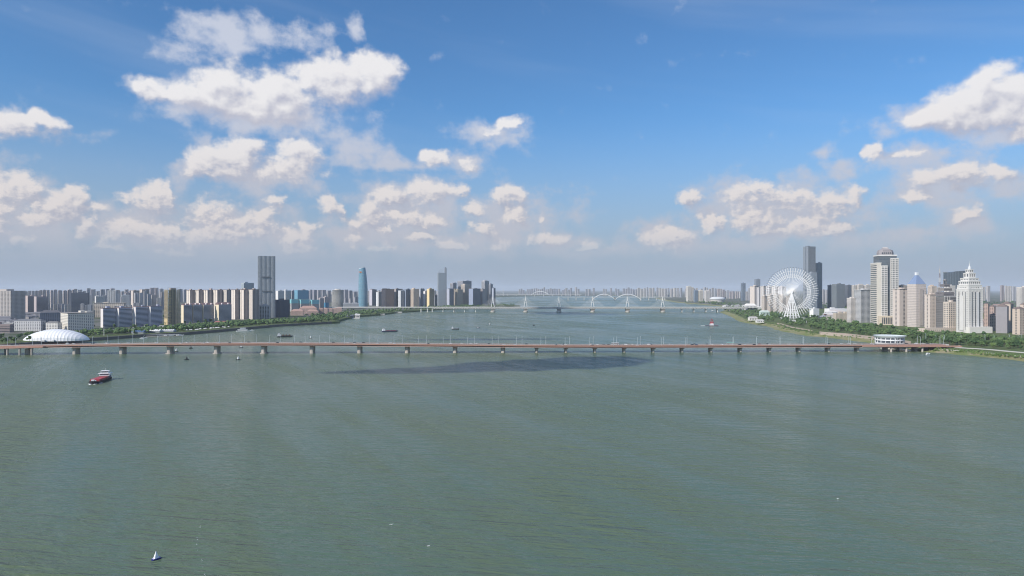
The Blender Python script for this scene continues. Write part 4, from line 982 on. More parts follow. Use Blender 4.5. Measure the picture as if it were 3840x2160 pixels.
def mast():
    D = 2000; x = X(3524, D); r = empty('antenna_mast', (x, D, 6.6)); T = Z(1008, D)-6.6
    RW = PAINT; n = 12
    for k in range(n):
        z0, z1 = T*k/n, T*(k+1)/n-.01; a0, a1 = 4.5*(1-k/n)+.6, 4.5*(1-(k+1)/n)+.6; m = MB()
        for i in range(4):
            s, c = ((-1,-1),(1,-1),(1,1),(-1,1))[i]; s2, c2 = ((-1,-1),(1,-1),(1,1),(-1,1))[(i+1) % 4]
            m.tube((s*a0,c*a0,z0),(s*a1,c*a1,z1),.32,4); m.tube((s*a0,c*a0,z0),(s2*a1,c2*a1,z1),.18,4)
        m.build('lattice_section', RW, r, col=(.62,.60,.58) if k % 2 else (.30,.26,.27))
    m = MB(); m.tube((0,0,T-.5),(0,0,T+9),.3,5); m.build('antenna', RW, r, col=(.55,.5,.5))
    tag(r, 'thin lattice radio mast rising behind the dark scalloped tower', 'mast')
mast()
def spired():
    D = 1500; r_ = math.radians(10); cx, w, d = rect(3586, 3686, D, 1.1, r_); root = empty('office_tower', (cx, D, 6.6), r_); zz = lambda y: Z(y, D)-6.6
    WC = (.67,.655,.63)
    def tier(k, y0, y1, fc, **kw):
        wm, gm = MB(), MB(); z0, z1 = (zz(y0) if y0 else 0), zz(y1)
        fbox(wm, gm, 0, 0, w*k, d*k, z0+.003, z1, fc, **kw)
        o = gm.build('tier', GLASS, root); kind(wm.build('window_frame', WALL, o, col=WC), 'stuff')
        m = MB(); e = .9; m.box(-w*k/2-e, w*k/2+e, -d*k/2-e, d*k/2+e, z1+.003-1.2, z1+.3); m.build('cornice', WALL, o, col=WC)
    tier(.98, None, 1084, 'gggg', fh=3.9, bay=3.4, pw=.62, bt=.55, proud=.6)
    tier(.90, 1083.5, 1069, 'gggg', fh=4.5, bay=5, pw=.6, bt=.5, proud=.6)
    tier(.79, 1068.5, 1054, 'gggg', fh=9, bay=5, pw=.42, bt=.3, proud=.8)
    tier(.66, 1053.5, 1043, 'gggg', fh=7, bay=8, pw=.3, bt=.45, proud=.6)
    tier(.43, 1042.5, 1024, 'gggg', fh=12, bay=6, pw=.5, bt=.25, proud=.7)
    tier(.28, 1023.5, 1011, 'gggg', fh=8, bay=4.2, pw=.5, bt=.3, proud=.5)
    # dark window slots and pale central bay that run up the shaft
    H_ = zz(1084)-6
    for x in (-.26, .26, -.02):
        m = MB(); m.box(w*x-.7, w*x+.7, -d*.49-1.25, -d*.49-.55, 6, H_); m.build('window_slot', GLASS, root)
        m = MB(); m.box(-w*.49-1.25, -w*.49-.55, d*x-.55, d*x+.55, 6, H_); m.build('window_slot', GLASS, root)
    m = MB(); m.box(w*.04, w*.20, -d*.49-1.7, -d*.49-.61, 5, H_-2); m.build('central_bay', WALL, root, col=(.66,.66,.66))
    m = MB(); m.box(-w*.49-1.7, -w*.49-.61, -d*.12, d*.2, 5, H_-8); m.build('central_bay', WALL, root, col=WC)
    z = zz(1011)
    m = MB(); m.loft([circ(3.4, z+.31, 12), circ(3.0, z+4, 12), circ(1.3, z+8, 12), circ(.9, z+13, 12)]); m.build('spire_base', WALL, root, col=(.62,.64,.66))
    m = MB(); m.tube((0,0,z+12.9),(0,0,zz(978)),.75,6,.2); m.build('spire', STEEL, root)
    for s in (-.42,.42):
        for q in (-.42,.42):
            m = MB(); m.cbox(w*s, d*q, zz(1084)+.31, zz(1084)+5, 4, 4); m.build('corner_turret', WALL, root, col=WC)
    m = MB(); m.box(-w*.72, w*.85, -d*.85, -d*.515, 0, 13.5); m.build('podium', WALL, root, col=(.74,.71,.66))
    tag(root, 'white stepped art-deco tower with a spire on the right bank', 'building')
spired()

# ================================================================ Ferris wheel
def wheel():
    D = 2140; cx = X(2969, D); hubz = Z(1095, D); R_ = 76.0; root = empty('ferris_wheel', (cx, D, 6.6)); hz_ = hubz-6.6
    yaw = math.radians(-22)
    cs, sn = math.cos(yaw), math.sin(yaw)
    P = lambda r, a, y=0.0: (r*math.cos(a)*cs-y*sn, r*math.cos(a)*sn+y*cs, hz_+r*math.sin(a))
    WS = WHITE
    for r, t in ((.60,.5),(.70,.4),(.84,.32),(.30,.35),(.16,.6)):
        m = MB(); n = 60
        for y in (-4.5, 4.5):
            R2 = []
            for k in range(n+1):
                a = 2*math.pi*k/n; e = t
                R2.append([P(R_*r-e, a, y-e), P(R_*r+e, a, y-e), P(R_*r+e, a, y+e), P(R_*r-e, a, y+e)])
            m.loft(R2, False, False)
        m.build('rim', WS, root)
    for k in range(60):
        a = 2*math.pi*(k+.5)/60; m = MB()
        for y in (-3.2, 3.2):
            m.tube(P(R_*.60, a, y*1.3), P(R_*.985, a, y*.35), .95, 4, .85)
        for j in range(4):
            r0 = .62+.085*j; m.tube(P(R_*r0, a, -3.4+.6*j), P(R_*(r0+.08), a, 3.2-.6*j), .2, 3)
        m.build('outer_arm', WS, root)
        m = MB()
        for s in (-1, 1): m.tube(P(4, a, s*9), P(R_*.60, a, s*4.2), .48, 3)
        m.build('spoke', WS, root)
        b = a+math.pi/60
        m = MB(); m.tube(P(R_*.60, a, -4.4), P(R_*.70, b, -4.4), .25, 3); m.tube(P(R_*.70, b, -4.4), P(R_*.60, a+math.pi/30, -4.4), .25, 3); m.build('lattice_brace', WS, root)
        c = Vector(P(R_*1.0, a)); m = MB()
        m.loft([[(c.x+1.7*q*math.cos(t), c.y+1.7*q*math.sin(t), c.z+z) for t in [2*math.pi*i/8 for i in range(8)]] for z, q in ((-1.7,.5),(-1.2,1),(.6,1),(1.3,.55))])
        m.build('gondola', PAINT, root, col=(.16,.20,.26))
    m = MB(); m.tube(P(0, 0, -13), P(0, 0, 13), 4.2, 16); m.build('hub', WS, root)
    # splayed legs in front and behind, tied by rings of struts
    for s in (-1, 1):
        tops = P(0, 0, s*12)
        for j, fx in enumerate((-24,-14,-5,5,14,24)):
            m = MB(); m.tube((fx*cs-s*19*sn, fx*sn+s*19*cs, 0), tops, 1.5, 6, 1.2); m.build('support_leg', WS, root)
        for t in (.14,.36,.62):
            a = Vector((-24*cs-s*19*sn, -24*sn+s*19*cs, 0)).lerp(Vector(tops), t); b = Vector((24*cs-s*19*sn, 24*sn+s*19*cs, 0)).lerp(Vector(tops), t)
            m = MB(); m.tube(a, b, .9, 5); m.build('tie_beam', WS, root)
        fx = (-24,-14,-5,5,14,24)
        for j in range(5):
            f = lambda i: Vector((fx[i]*cs-s*19*sn, fx[i]*sn+s*19*cs, 0)).lerp(Vector(tops), .14)
            g_ = lambda i: Vector((fx[i]*cs-s*19*sn, fx[i]*sn+s*19*cs, 0)).lerp(Vector(tops), .36)
            m = MB(); m.tube(f(j), g_(j+1), .55, 4); m.tube(f(j+1), g_(j), .55, 4); m.build('cross_brace', WS, root)
    m = MB(); m.box(-30, 34, -16, 10, 0, 5); m.build('boarding_hall', WALL, root, col=(.72,.71,.69))
    m = MB(); m.box(-32, 36, -18, 12, 5.003, 6); m.build('hall_roof', WALL, root, col=(.78,.78,.77))
    tag(root, 'giant white Ferris wheel standing on the right bank', 'Ferris wheel')
wheel()

# ================================================================ riverside things
def pavilion():
    D = 1172; cx = X(3336, D); root = empty('round_pavilion', (cx, D, 0)); z0 = 7.5
    NS = 36
    m = MB(); m.loft([circ(15, -1, 24), circ(15, z0, 24)]); m.build('base_drum', PALEC, root)
    m = MB(); m.loft([circ(22, z0+.003, NS), circ(22, z0+2.8, NS)]); m.build('lower_wall', WHITE, root)
    m = MB(); m.loft([circ(21.2, z0+2.803, NS), circ(21.2, z0+6.6, NS)]); m.build('lower_glazing', GLASS, root)
    m = MB(); m.loft([circ(22.4, z0+6.603, NS), circ(22.4, z0+8.6, NS)]); m.build('floor_ring', WHITE, root)
    m = MB(); m.loft([circ(21.2, z0+8.603, NS), circ(21.2, z0+11.2, NS)]); m.build('upper_glazing', GLASS, root)
    m = MB(); m.loft([circ(22.2, z0+11.203, NS), circ(24.2, z0+13.2, NS), circ(25.2, z0+14.6, NS), circ(22.5, z0+14.3, NS), circ(21.0, z0+13.6, NS)]); m.build('roof', PAINT, root, col=(.74,.80,.77))
    for k in range(18):
        a = 2*math.pi*k/18+.1
        for za, zb in ((2.81,6.59),(8.61,11.19)):
            m = MB(); m.cbox(21.7*math.cos(a), 21.7*math.sin(a), z0+za, z0+zb, .9, .9); m.build('mullion_post', WHITE, root)
    a0 = math.radians(205)
    m = MB()
    for k in range(7):
        a = a0+k*.085; m.tube((22.1*math.cos(a),22.1*math.sin(a),z0+4.0+.9*math.sin(k*1.7)),(22.1*math.cos(a+.05),22.1*math.sin(a+.05),z0+5.0-.8*math.cos(k*2.1)),.28,4)
    q = MB(); q.loft([circ(22.0, z0+2.81, NS), circ(22.0, z0+6.59, NS)]); q.v = [v for v in q.v]; 
    m.build('wall_lettering', PAINT, root, col=(.30,.32,.36))
    tag(root, 'round white two-storey pavilion with a saucer roof behind the brown bridge', 'pavilion')
pavilion()
MEMB = plain('membrane', (0.82,0.83,0.85), 0.5, var=0.03, scale=0.05)
def airdome():
    D = 1285; cx = X(212, D); root = empty('air_dome', (cx, D, 5.5)); a, b, h = 57.0, 26.0, 20.5
    m = MB(); N, M = 60, 14; rings = []
    for i in range(N+1):
        t = -1+2*i/N; x = a*t; s = max(0.0, 1-abs(t)**2.0)**.72
        rib = 1.0+(0.014 if i % 3 == 1 else 0.0)
        rings.append([(x, b*max(1-abs(t)**3.2,.02)**.6*rib*math.cos(math.pi*j/M)*-1, h*max(s,.01)*rib*math.sin(math.pi*j/M)**.75) for j in range(M+1)])
    for i in range(N):
        for j in range(M):
            m.poly([rings[i][j], rings[i+1][j], rings[i+1][j+1], rings[i][j+1]])
    m.build('membrane', MEMB, root, smooth=True)
    for sx in (-1, 1):
        q = MB(); q.box(sx*8-2, sx*8+2, -b-2.5, -b+1, 0, 3.2); q.build('entrance_lock', WHITE, root)
    root.rotation_euler = (0, 0, math.radians(6))
    tag(root, 'large white inflated air dome on the left bank', 'air dome')
airdome()
def fmast(px, py, D, lab):
    r = empty('floodlight_mast', (X(px, D), D, 6.5)); T = Z(py, D)-6.5
    m = MB(); m.tube((0,0,0),(0,0,T),.55,8,.3); m.build('pole', WHITE, r)
    m = MB(); m.box(-1.8,1.8,-.4,.4,T-2.2,T); m.build('light_rack', WHITE, r)
    m = MB(); m.box(-1.6,1.6,-.7,-.45,T-2.0,T-.2); m.build('lamp_panel', DARK, r)
    tag(r, lab, 'floodlight', 'marina floodlight masts')
for k, (px, py, D) in enumerate([(390,1226,1400),(499,1228,1435),(542,1216,1530),(648,1219,1560)]): fmast(px, py, D, f'tall white floodlight mast at the left-bank marina, {ORD(k+1)} from the left')
def box_thing(name, lab, cat, px0, px1, D, zb, parts, rz=0.0, group=None):
    x0, x1 = X(px0, D), X(px1, D); w = x1-x0; r = empty(name, ((x0+x1)/2, D, zb), rz)
    for nm, mt, col, (a, b, c, d, e, f) in parts:
        m = MB(); m.box(a*w, b*w, c, d, e, f); m.build(nm, mt, r, col=col)
    return tag(r, lab, cat, group)
def tent(px0, px1, D, zb, hw, he, hr, lab, col=(.80,.79,.77), rz=0.0):
    x0, x1 = X(px0, D), X(px1, D); w = (x1-x0)/2; r = empty('tent_hall', ((x0+x1)/2, D, zb), rz); m = MB()
    m.box(-w, w, -hw, hw, 0, he); m.build('wall', WALL, r, col=(.30,.32,.36))
    m = MB(); n = 6
    for k in range(n):
        a, b = -w+2*w*k/n, -w+2*w*(k+1)/n
        m.loft([[(a,-hw-.8,he+.003),(b,-hw-.8,he+.003),(b,hw+.8,he+.003),(a,hw+.8,he+.003)],[((a*3+b)/4,-.6,he+hr),((a+3*b)/4,-.6,he+hr),((a+3*b)/4,.6,he+hr),((a*3+b)/4,.6,he+hr)]])
    m.build('canopy', PAINT, r, col=col); tag(r, lab, 'tent')
tent(556, 606, 1505, 6.3, 9, 3.5, 4.0, 'white peaked tent hall at the marina, left of the two')
tent(606, 656, 1525, 6.3, 7, 3.5, 2.4, 'lower white tent hall at the marina, right of the two')
tent(500, 546, 1475, 6.3, 9, 3.5, 3.5, 'marina shed with a dark blue canopy', (.10,.16,.27))
box_thing('billboard','pale blue billboard panel standing above the marina','billboard',528,556,1540,6.5,[('panel',PAINT,(.45,.70,.78),(-.5,.5,-.4,.4,4.5,9.0)),('post',STEEL,None,(-.4,-.36,-.3,.3,0,4.49)),('post',STEEL,None,(.36,.4,-.3,.3,0,4.49))])
box_thing('screen_panel','plain grey screen board right of the marina tents','screen',597,616,1580,6.5,[('panel',PAINT,(.36,.36,.36),(-.5,.5,-.4,.4,2.0,12.0)),('post',STEEL,None,(-.4,-.34,-.3,.3,0,1.99)),('post',STEEL,None,(.34,.4,-.3,.3,0,1.99))])
box_thing('marina_pontoon','long low white marina pontoon along the left quay','pontoon',500,678,1465,0.0,[('deck',PALEC,None,(-.5,.5,-3,3,.4,1.1)),('float',DARK,None,(-.49,.49,-2.6,2.6,-.4,.39)),('canopy',PAINT,(.75,.75,.75),(-.2,.42,-2.5,2.5,3.6,4.0)),('post',STEEL,None,(-.2,-.195,-2.2,-1.9,1.1,3.59)),('post',STEEL,None,(.1,.105,-2.2,-1.9,1.1,3.59)),('post',STEEL,None,(.41,.415,-2.2,-1.9,1.1,3.59))],rz=.32)
def house(name, lab, cat, px0, px1, D, zb, h, dep, col, rcol, hr, rz=0.0, nwin=6):
    x0, x1 = X(px0, D), X(px1, D); w = (x1-x0)/2; r = empty(name, ((x0+x1)/2, D, zb), rz); m = MB(); m.box(-w, w, -dep, dep, 0, h); m.build('wall', WALL, r, col=col)
    m = MB(); m.loft([[(-w-.8,-dep-.8,h+.003),(w+.8,-dep-.8,h+.003),(w+.8,dep+.8,h+.003),(-w-.8,dep+.8,h+.003)],[(-w*.8,-.4,h+hr),(w*.8,-.4,h+hr),(w*.8,.4,h+hr),(-w*.8,.4,h+hr)]]); m.build('roof', WALL, r, col=rcol)
    for k in range(nwin):
        xx = -w+2*w*(k+.5)/nwin; m = MB(); m.box(xx-w/nwin*.5, xx+w/nwin*.5, -dep-.12, -dep+.05, h*.35, h*.8); m.build('window', GLASS, r)
    tag(r, lab, cat)
house('boathouse','white quayside hall with a red roof on the left bank','hall',806,850,1790,6.4,7.5,8,(.78,.74,.74),(.40,.16,.15),4.5,rz=.35)
house('park_hall','small white kiosk with a grey roof among the left-bank trees','kiosk',1150,1172,2150,6.6,5,6,(.7,.7,.68),(.4,.4,.4),2,nwin=3)
house('park_hall','low pale villa among trees left of the Ferris wheel','villa',2808,2838,2080,6.6,8,8,(.74,.71,.66),(.5,.48,.46),4,nwin=5)
house('park_hall','second low pale villa nearer the grassy point on the right bank','villa',2836,2862,1960,6.0,6,7,(.76,.74,.70),(.62,.6,.58),3,nwin=4)
house('park_hall','white flat entrance hall in front of the Ferris wheel','hall',2962,2984,1920,6.0,9,7,(.76,.75,.73),(.74,.74,.72),.6,nwin=4)
house('park_hall','small white hall right of the Ferris wheel base','hall',3004,3022,1930,6.0,7,6,(.78,.77,.75),(.7,.7,.7),.6,nwin=3)
house('toll_pavilion','cream tent-roofed gate pavilion at the far end of the white bridge','pavilion',2794,2832,3080,8.0,20,16,(.50,.49,.48),(.80,.77,.72),9,nwin=3)
house('park_hall','pale green glasshouse below the bridge approach left of the wheel','hall',2850,2882,2450,6.6,14,10,(.50,.62,.56),(.55,.62,.58),5,nwin=6)
def arena():
    D = 5000; cx = X(2689, D); r = empty('arena', (cx, D, 6.6)); m = MB(); m.loft([circ(0,0,32,50,45),circ(0,22,32,54,48)]); m.build('bowl', WALL, r, col=(.55,.52,.49))
    m = MB(); m.loft([circ(0,22.01,32,58,52),circ(0,30,32,56,50),circ(0,38,32,38,34),circ(0,40,32,14,12)]); m.build('roof', WALL, r, col=(.62,.64,.66)); tag(r,'shallow-domed sports arena on the far right bank','arena')
arena()
# floating restaurant off the left bank
def floating():
    D = 2380; cx = X(1322, D); r = empty('floating_restaurant', (cx, D, 0), .2)
    m = MB(); m.box(-24,24,-9,9,-.8,2.2); m.build('hull', WHITE, r)
    m = MB(); m.loft([circ(0,2.203,24,14,9,cx=-8),circ(0,11,24,15,9.5,cx=-8)]); m.build('round_saloon', GLASSO, r, col=(.05,.07,.12))
    m = MB(); m.loft([circ(0,11.003,24,18,11,cx=-8),circ(0,12.4,24,18,11,cx=-8)]); m.build('saloon_roof', WALL, r, col=(.55,.57,.6))
    m = MB(); m.box(9,24,-7,7,2.203,13); m.build('end_house', WALL, r, col=(.62,.58,.55))
    m = MB(); m.loft([[(7,-8,13.003),(26,-8,13.003),(26,8,13.003),(7,8,13.003)],[(10,-1,17),(26,-1,15),(26,1,15),(10,1,17)]]); m.build('end_roof', WALL, r, col=(.72,.71,.7))
    for k in range(3):
        m = MB(); m.box(11+k*4,13+k*4,-7.2,-6.9,4,9); m.build('window', GLASS, r)
    tag(r,'white floating restaurant with a round saloon moored off the wooded left bank','boat')
floating()
def jetty(px0, px1, D, lab, rz=0.0):
    x0, x1 = X(px0, D), X(px1, D); w = (x1-x0)/2; r = empty('jetty_house', ((x0+x1)/2, D, 0), rz); m = MB(); m.box(-w,w,-6,6,1.2,2.0); m.build('deck', PALEC, r)
    for k in range(6):
        m = MB(); m.tube((-w+.6+k*(2*w-1.2)/5,-5,-1),(-w+.6+k*(2*w-1.2)/5,-5,1.19),.35,6); m.build('pile', CONC, r)
    for a, b in ((-.9,-.2),(.1,.9)):
        m = MB(); m.box(w*a,w*b,-3.5,4,2.003,5.5); m.build('hut', WALL, r, col=(.45,.44,.43))
        m = MB(); m.box(w*a-1,w*b+1,-5,5,5.503,6.1); m.build('hut_roof', WALL, r, col=(.62,.62,.62))
    tag(r, lab, 'jetty')
jetty(1232, 1272, 2055, 'piled jetty with two huts at the wooded point of the left bank')
jetty(1424, 1444, 2660, 'small white landing stage beyond the floating restaurant')
jetty(1470, 1510, 2900, 'long low landing stage at the far end of the wooded left bank')
# terraces and promenade on the right bank, seen between pavilion and wheel
STONE = plain('terrace_stone', (0.42,0.35,0.30), 0.85, var=0.18, scale=0.08, spec=0.15)
def terrace(y0, y1, off, z0, z1, th, lab):
    m = MB(); ys = np.linspace(y0, y1, 24); R_ = []
    for y in ys:
        x = rshore(y)+off; R_.append([(x, y, z0), (x+th, y, z0), (x+th, y, z1), (x, y, z1)])
    m.loft(R_); o = m.build('retaining_wall', STONE); tag(o, lab, 'wall')
terrace(1215, 1480, 26, 1.5, 6.2, 1.2, 'lower pinkish retaining wall of the right-bank promenade')
terrace(1215, 1500, 36, 4.0, 9.0, 1.2, 'upper pinkish retaining wall of the right-bank promenade')
terrace(1560, 1900, 40, 4.5, 8.2, 1.0, 'pale parapet wall of the promenade towards the Ferris wheel')
pth = MB(); R_ = []
for y in np.linspace(930, 1110, 20):
    x = rshore(y)+30; R_.append([(x,y,4.3),(x+5,y,4.6),(x+5,y,3.8),(x,y,3.6)])
pth.loft(R_); kind(pth.build('shore_path', PALEC), 'structure')
pth = MB(); R_ = []
for y in np.linspace(905, 1150, 20):
    x = rshore(y)+56; R_.append([(x,y,7.4),(x+9,y,7.4),(x+9,y,6.6),(x,y,6.6)])
pth.loft(R_); kind(pth.build('park_path', PALEC), 'structure')
# ================================================================ boats
FOAM = plain('foam', (0.75,0.78,0.78), 0.7, var=0.15, scale=0.8)
def hullmesh(L, Bm, H_, sheer=.6, draft=.6):
    m = MB(); R_ = []
    for t, k, h in ((-.5,.82,H_),(-.46,.95,H_),(-.2,1,H_*.95),(.2,1,H_*.95),(.38,.9,H_),(.46,.55,H_+sheer*.6),(.5,.12,H_+sheer)):
        x = t*L; b = Bm/2*k; bb = b*.82
        R_.append([(x-(.03*L if t > .4 else 0), -bb, -draft), (x-(.03*L if t > .4 else 0), bb, -draft), (x, b, h), (x, -b, h)])
    m.loft(R_); return m
RED = (.46,.055,.065)
def barge():
    bx0, by0 = -447.0, 752.0; r = empty('river_barge', (bx0, by0, 0), math.radians(-77)); L, W = 48.0, 11.5
    hullmesh(L, W, 2.2, 1.4).build('hull', PAINT, r, col=(.035,.03,.04))
    for s in (-1, 1):
        m = MB(); m.box(-8, 15.5, .12 if s > 0 else -4.5, 4.5 if s > 0 else -.12, 2.35, 4.3); m.build('hatch_cover', PAINT, r, col=RED)
    m = MB(); m.box(-8.4, 15.9, -4.9, 4.9, 2.203, 3.0); m.build('hatch_coaming', PAINT, r, col=(.25,.04,.05))
    m = MB(); m.box(-14, -8.6, -4.8, 4.8, 2.0, 4.4); m.build('deck_store', PAINT, r, col=(.24,.08,.09))
    for k in range(4):
        m = MB(); m.box(-8.62, -8.5, -3.9+k*2.1, -2.4+k*2.1, 2.8, 4.0); m.build('store_panel', PAINT, r, col=(.10,.03,.04))
    m = MB(); m.box(-21, -13.8, -5.0, 5.0, 4.6, 7.0); m.build('deckhouse', PAINT, r, col=(.80,.80,.82))
    m = MB(); m.box(-21.5, -14.02, -4.6, 4.6, 2.0, 4.59); m.build('lower_house', PAINT, r, col=(.14,.10,.18))
    m = MB(); m.box(-13.9, -13.72, -4.4, 4.4, 5.4, 6.3); m.build('deckhouse_window', GLASS, r)
    m = MB(); m.box(-22, -13.0, -6.2, 6.2, 7.003, 7.3); m.build('bridge_deck', PAINT, r, col=(.82,.82,.84))
    m = MB(); m.box(-19.5, -14.6, -3.6, 3.6, 7.303, 9.7); m.build('wheelhouse', PAINT, r, col=(.82,.82,.84))
    m = MB(); m.box(-14.7, -14.5, -3.3, 3.3, 8.1, 9.2); m.build('wheelhouse_window', GLASS, r)
    m = MB(); m.box(-20.2, -13.9, -4.2, 4.2, 9.703, 10.0); m.build('wheelhouse_roof', PAINT, r, col=(.84,.84,.86))
    m = MB(); m.tube((-17,0,10),(-17,0,12.6),.12,5); m.build('mast', WHITE, r)
    m = MB(); m.cbox(20.5, 0, 2.9, 4.6, 2.4, 3.0); m.build('windlass', WHITE, r)
    m = MB(); m.cbox(17.6, 1.6, 2.4, 3.6, 1.4, 1.2); m.build('bollard_box', WHITE, r)
    m = MB(); rw = random.Random(2)
    for k in range(26):
        x = 25.6-rw.random()*13; y = (rw.choice((-1,1)))*(rw.uniform(.2,1.2)+(25.6-x)*.42); s = rw.uniform(.5,1.5)
        m.loft([circ(0,-.05,7,s*1.6,s,cx=x,cy=y),circ(0,.28*s,7,s*.8,s*.5,cx=x,cy=y)])
    kind(m.build('bow_wave', FOAM, r), 'stuff')
    BARGE = r
    tag(r, 'red-decked cargo barge with a white wheelhouse sailing towards the viewer', 'barge')
    return r
BG = barge()
def wakemat():
    m, t, q, p = mat('wake_water'); tc = q.n('ShaderNodeTexCoord').outputs['Object']; p.inputs['Base Color'].default_value = (.42,.47,.46,1); p.inputs['Roughness'].default_value = .35
    n = q.noise(q.vm('MULTIPLY', tc, (.05,.35,1.0)), 1.0, 5, .6); x = q.sep(tc)[0]
    q.L.new(q.m('MULTIPLY', q.mr(n, .42, .75, 0.0, .55), q.mr(x, -170, -20, 0.0, 1.0)), p.inputs['Alpha']); return m
WAKE = wakemat()
def wake(r, L, x0, w0, w1):
    m = MB(); n = 14
    for k in range(n):
        a, b = x0-L*k/n, x0-L*(k+1)/n; wa, wb = w0+(w1-w0)*k/n, w0+(w1-w0)*(k+1)/n
        m.poly([(a,-wa,.05),(a,wa,.05),(b,wb+.0,.05),(b,-wb,.05)])
    kind(m.build('wake', WAKE, r), 'stuff')
def foam_line(pts, w, lab):
    m = MB(); rr = random.Random(len(pts)); P = [Vector((X(a, Dg(b)), Dg(b), 0)) for a, b in pts]
    for a, b in zip(P, P[1:]):
        nn = max(2, int((b-a).length/1.6))
        for k in range(nn):
            if rr.random() < .45: continue
            c = a.lerp(b, rr.random()); s = rr.uniform(.3,1)*w; ox = rr.gauss(0,w*.8)
            m.loft([circ(0,-.02,6,s*.5,s*.8,cx=c.x+ox,cy=c.y),circ(0,.07,6,s*.3,s*.5,cx=c.x+ox,cy=c.y)])
    o = kind(m.build('foam_line', FOAM), 'stuff'); o['label'] = lab
foam_line([(760,1945),(742,1990),(738,2040),(752,2090),(770,2159)], .34, 'broken line of drifting foam in the near water right of the blue buoy')
foam_line([(1258,1362),(1264,1378),(1254,1398),(1256,1412)], .45, 'faint squiggle of foam in mid-river before the brown bridge')
def cargo(px0, px1, py, lab, hcol, deckcol, house_left=True, humps=0, Hh=2.4, rz=0.3, stripe=None):
    D = Dg(py); x0, x1 = X(px0, D), X(px1, D); L = (x1-x0)/math.cos(rz); r = empty('cargo_boat', ((x0+x1)/2, D, 0), rz)
    hullmesh(L, L*.2, Hh, 1.0).build('hull', PAINT, r, col=hcol)
    m = MB(); m.box(-L*.28, L*.36, -L*.075, L*.075, Hh*.9, Hh+1.0); m.build('hold_coaming', PAINT, r, col=deckcol)
    m = MB(); m.box(-L*.47, -L*.30, -L*.08, L*.08, Hh*.9, Hh+3.2); m.build('deckhouse', PAINT, r, col=(.78,.78,.8))
    m = MB(); m.box(-L*.45, -L*.34, -L*.06, L*.06, Hh+3.203, Hh+5.4); m.build('wheelhouse', PAINT, r, col=(.8,.8,.82))
    m = MB(); m.box(-L*.455, -L*.335, -L*.061, L*.061, Hh+4.0, Hh+4.9); m.build('window_band', GLASS, r)
    for k in range(humps):
        q = MB(); xx = -L*.12+k*L*.2; q.loft([circ(0,Hh+1.003,12,L*.09,L*.07,cx=xx),circ(0,Hh+2.6,12,L*.05,L*.035,cx=xx),circ(0,Hh+3.2,12,L*.01,L*.01,cx=xx)]); q.build('sand_heap', BARK, r)
    m = MB(); m.tube((L*.42,0,Hh),(L*.42,0,Hh+4),.12,5); m.build('foremast', DARK, r)
    tag(r, lab, 'cargo boat'); return r
wake(BG, 130, -24, 3, 11)
cargo(1044,1094,1264,'dark cargo boat with sand heaps beyond the brown bridge, nearest the left bank',(.045,.05,.06),(.06,.06,.06),humps=3,rz=.45)
cb2 = cargo(1434,1490,1244,'blue-hulled cargo boat with a white stern house in mid-river',(.05,.055,.12),(.22,.06,.09),rz=.38)
wake(cb2, 140, -16, 1.2, 3.0)
cargo(1694,1722,1236,'short grey cargo boat right of the blue-hulled one',(.12,.13,.15),(.25,.25,.26),rz=math.pi+.3)
def dredger():
    D = Dg(1222); cx = X(2668, D); r = empty('dredger', (cx, D, 0), -.12)
    m = MB(); m.box(-20,22,-6,6,-.5,2.0); m.build('hull', PAINT, r, col=(.10,.10,.13))
    m = MB(); m.box(-6,7,-4.5,4.5,2.003,5.6); m.build('deckhouse', PAINT, r, col=(.80,.80,.82))
    m = MB(); m.box(-4,6,-4,4,5.603,8.2); m.build('upper_house', PAINT, r, col=(.80,.80,.82))
    m = MB(); m.box(-6.05,7.05,-4.55,4.55,3.6,4.6); m.build('window_band', GLASS, r)
    m = MB()
    for s in (-1,1):
        m.tube((-6,s*3.5,2),(0,s*1,24),.7,5); m.tube((7,s*3.5,8),(1.5,s*1,24),.7,5); m.tube((-3.2,s*2.2,12),(4.5,s*2.2,12),.5,5)
    m.tube((0,-1,24),(1.5,1,24),.6,5); m.build('gantry', PAINT, r, col=(.30,.05,.06))
    m = MB(); m.box(-2.4,3.2,-2,2,8.203,14.5); m.build('winch_house', PAINT, r, col=(.50,.10,.11))
    m = MB(); m.tube((-5,0,18),(-16,0,33),.4,5); m.tube((0,0,24),(-16,0,33),.12,3); m.build('jib', PAINT, r, col=(.16,.15,.2))
    m = MB(); m.box(-34,-20.5,-2.2,2.2,-.3,1.1); m.build('discharge_pontoon', PAINT, r, col=(.55,.6,.6))
    m = MB(); m.box(9,20,-3.5,3.5,2.003,3.4); m.build('pipe_rack', PAINT, r, col=(.22,.16,.2))
    r.scale = (.85,.85,.8)
    tag(r, 'dredger with a red gantry tower in front of the white bridge', 'dredger')
dredger()
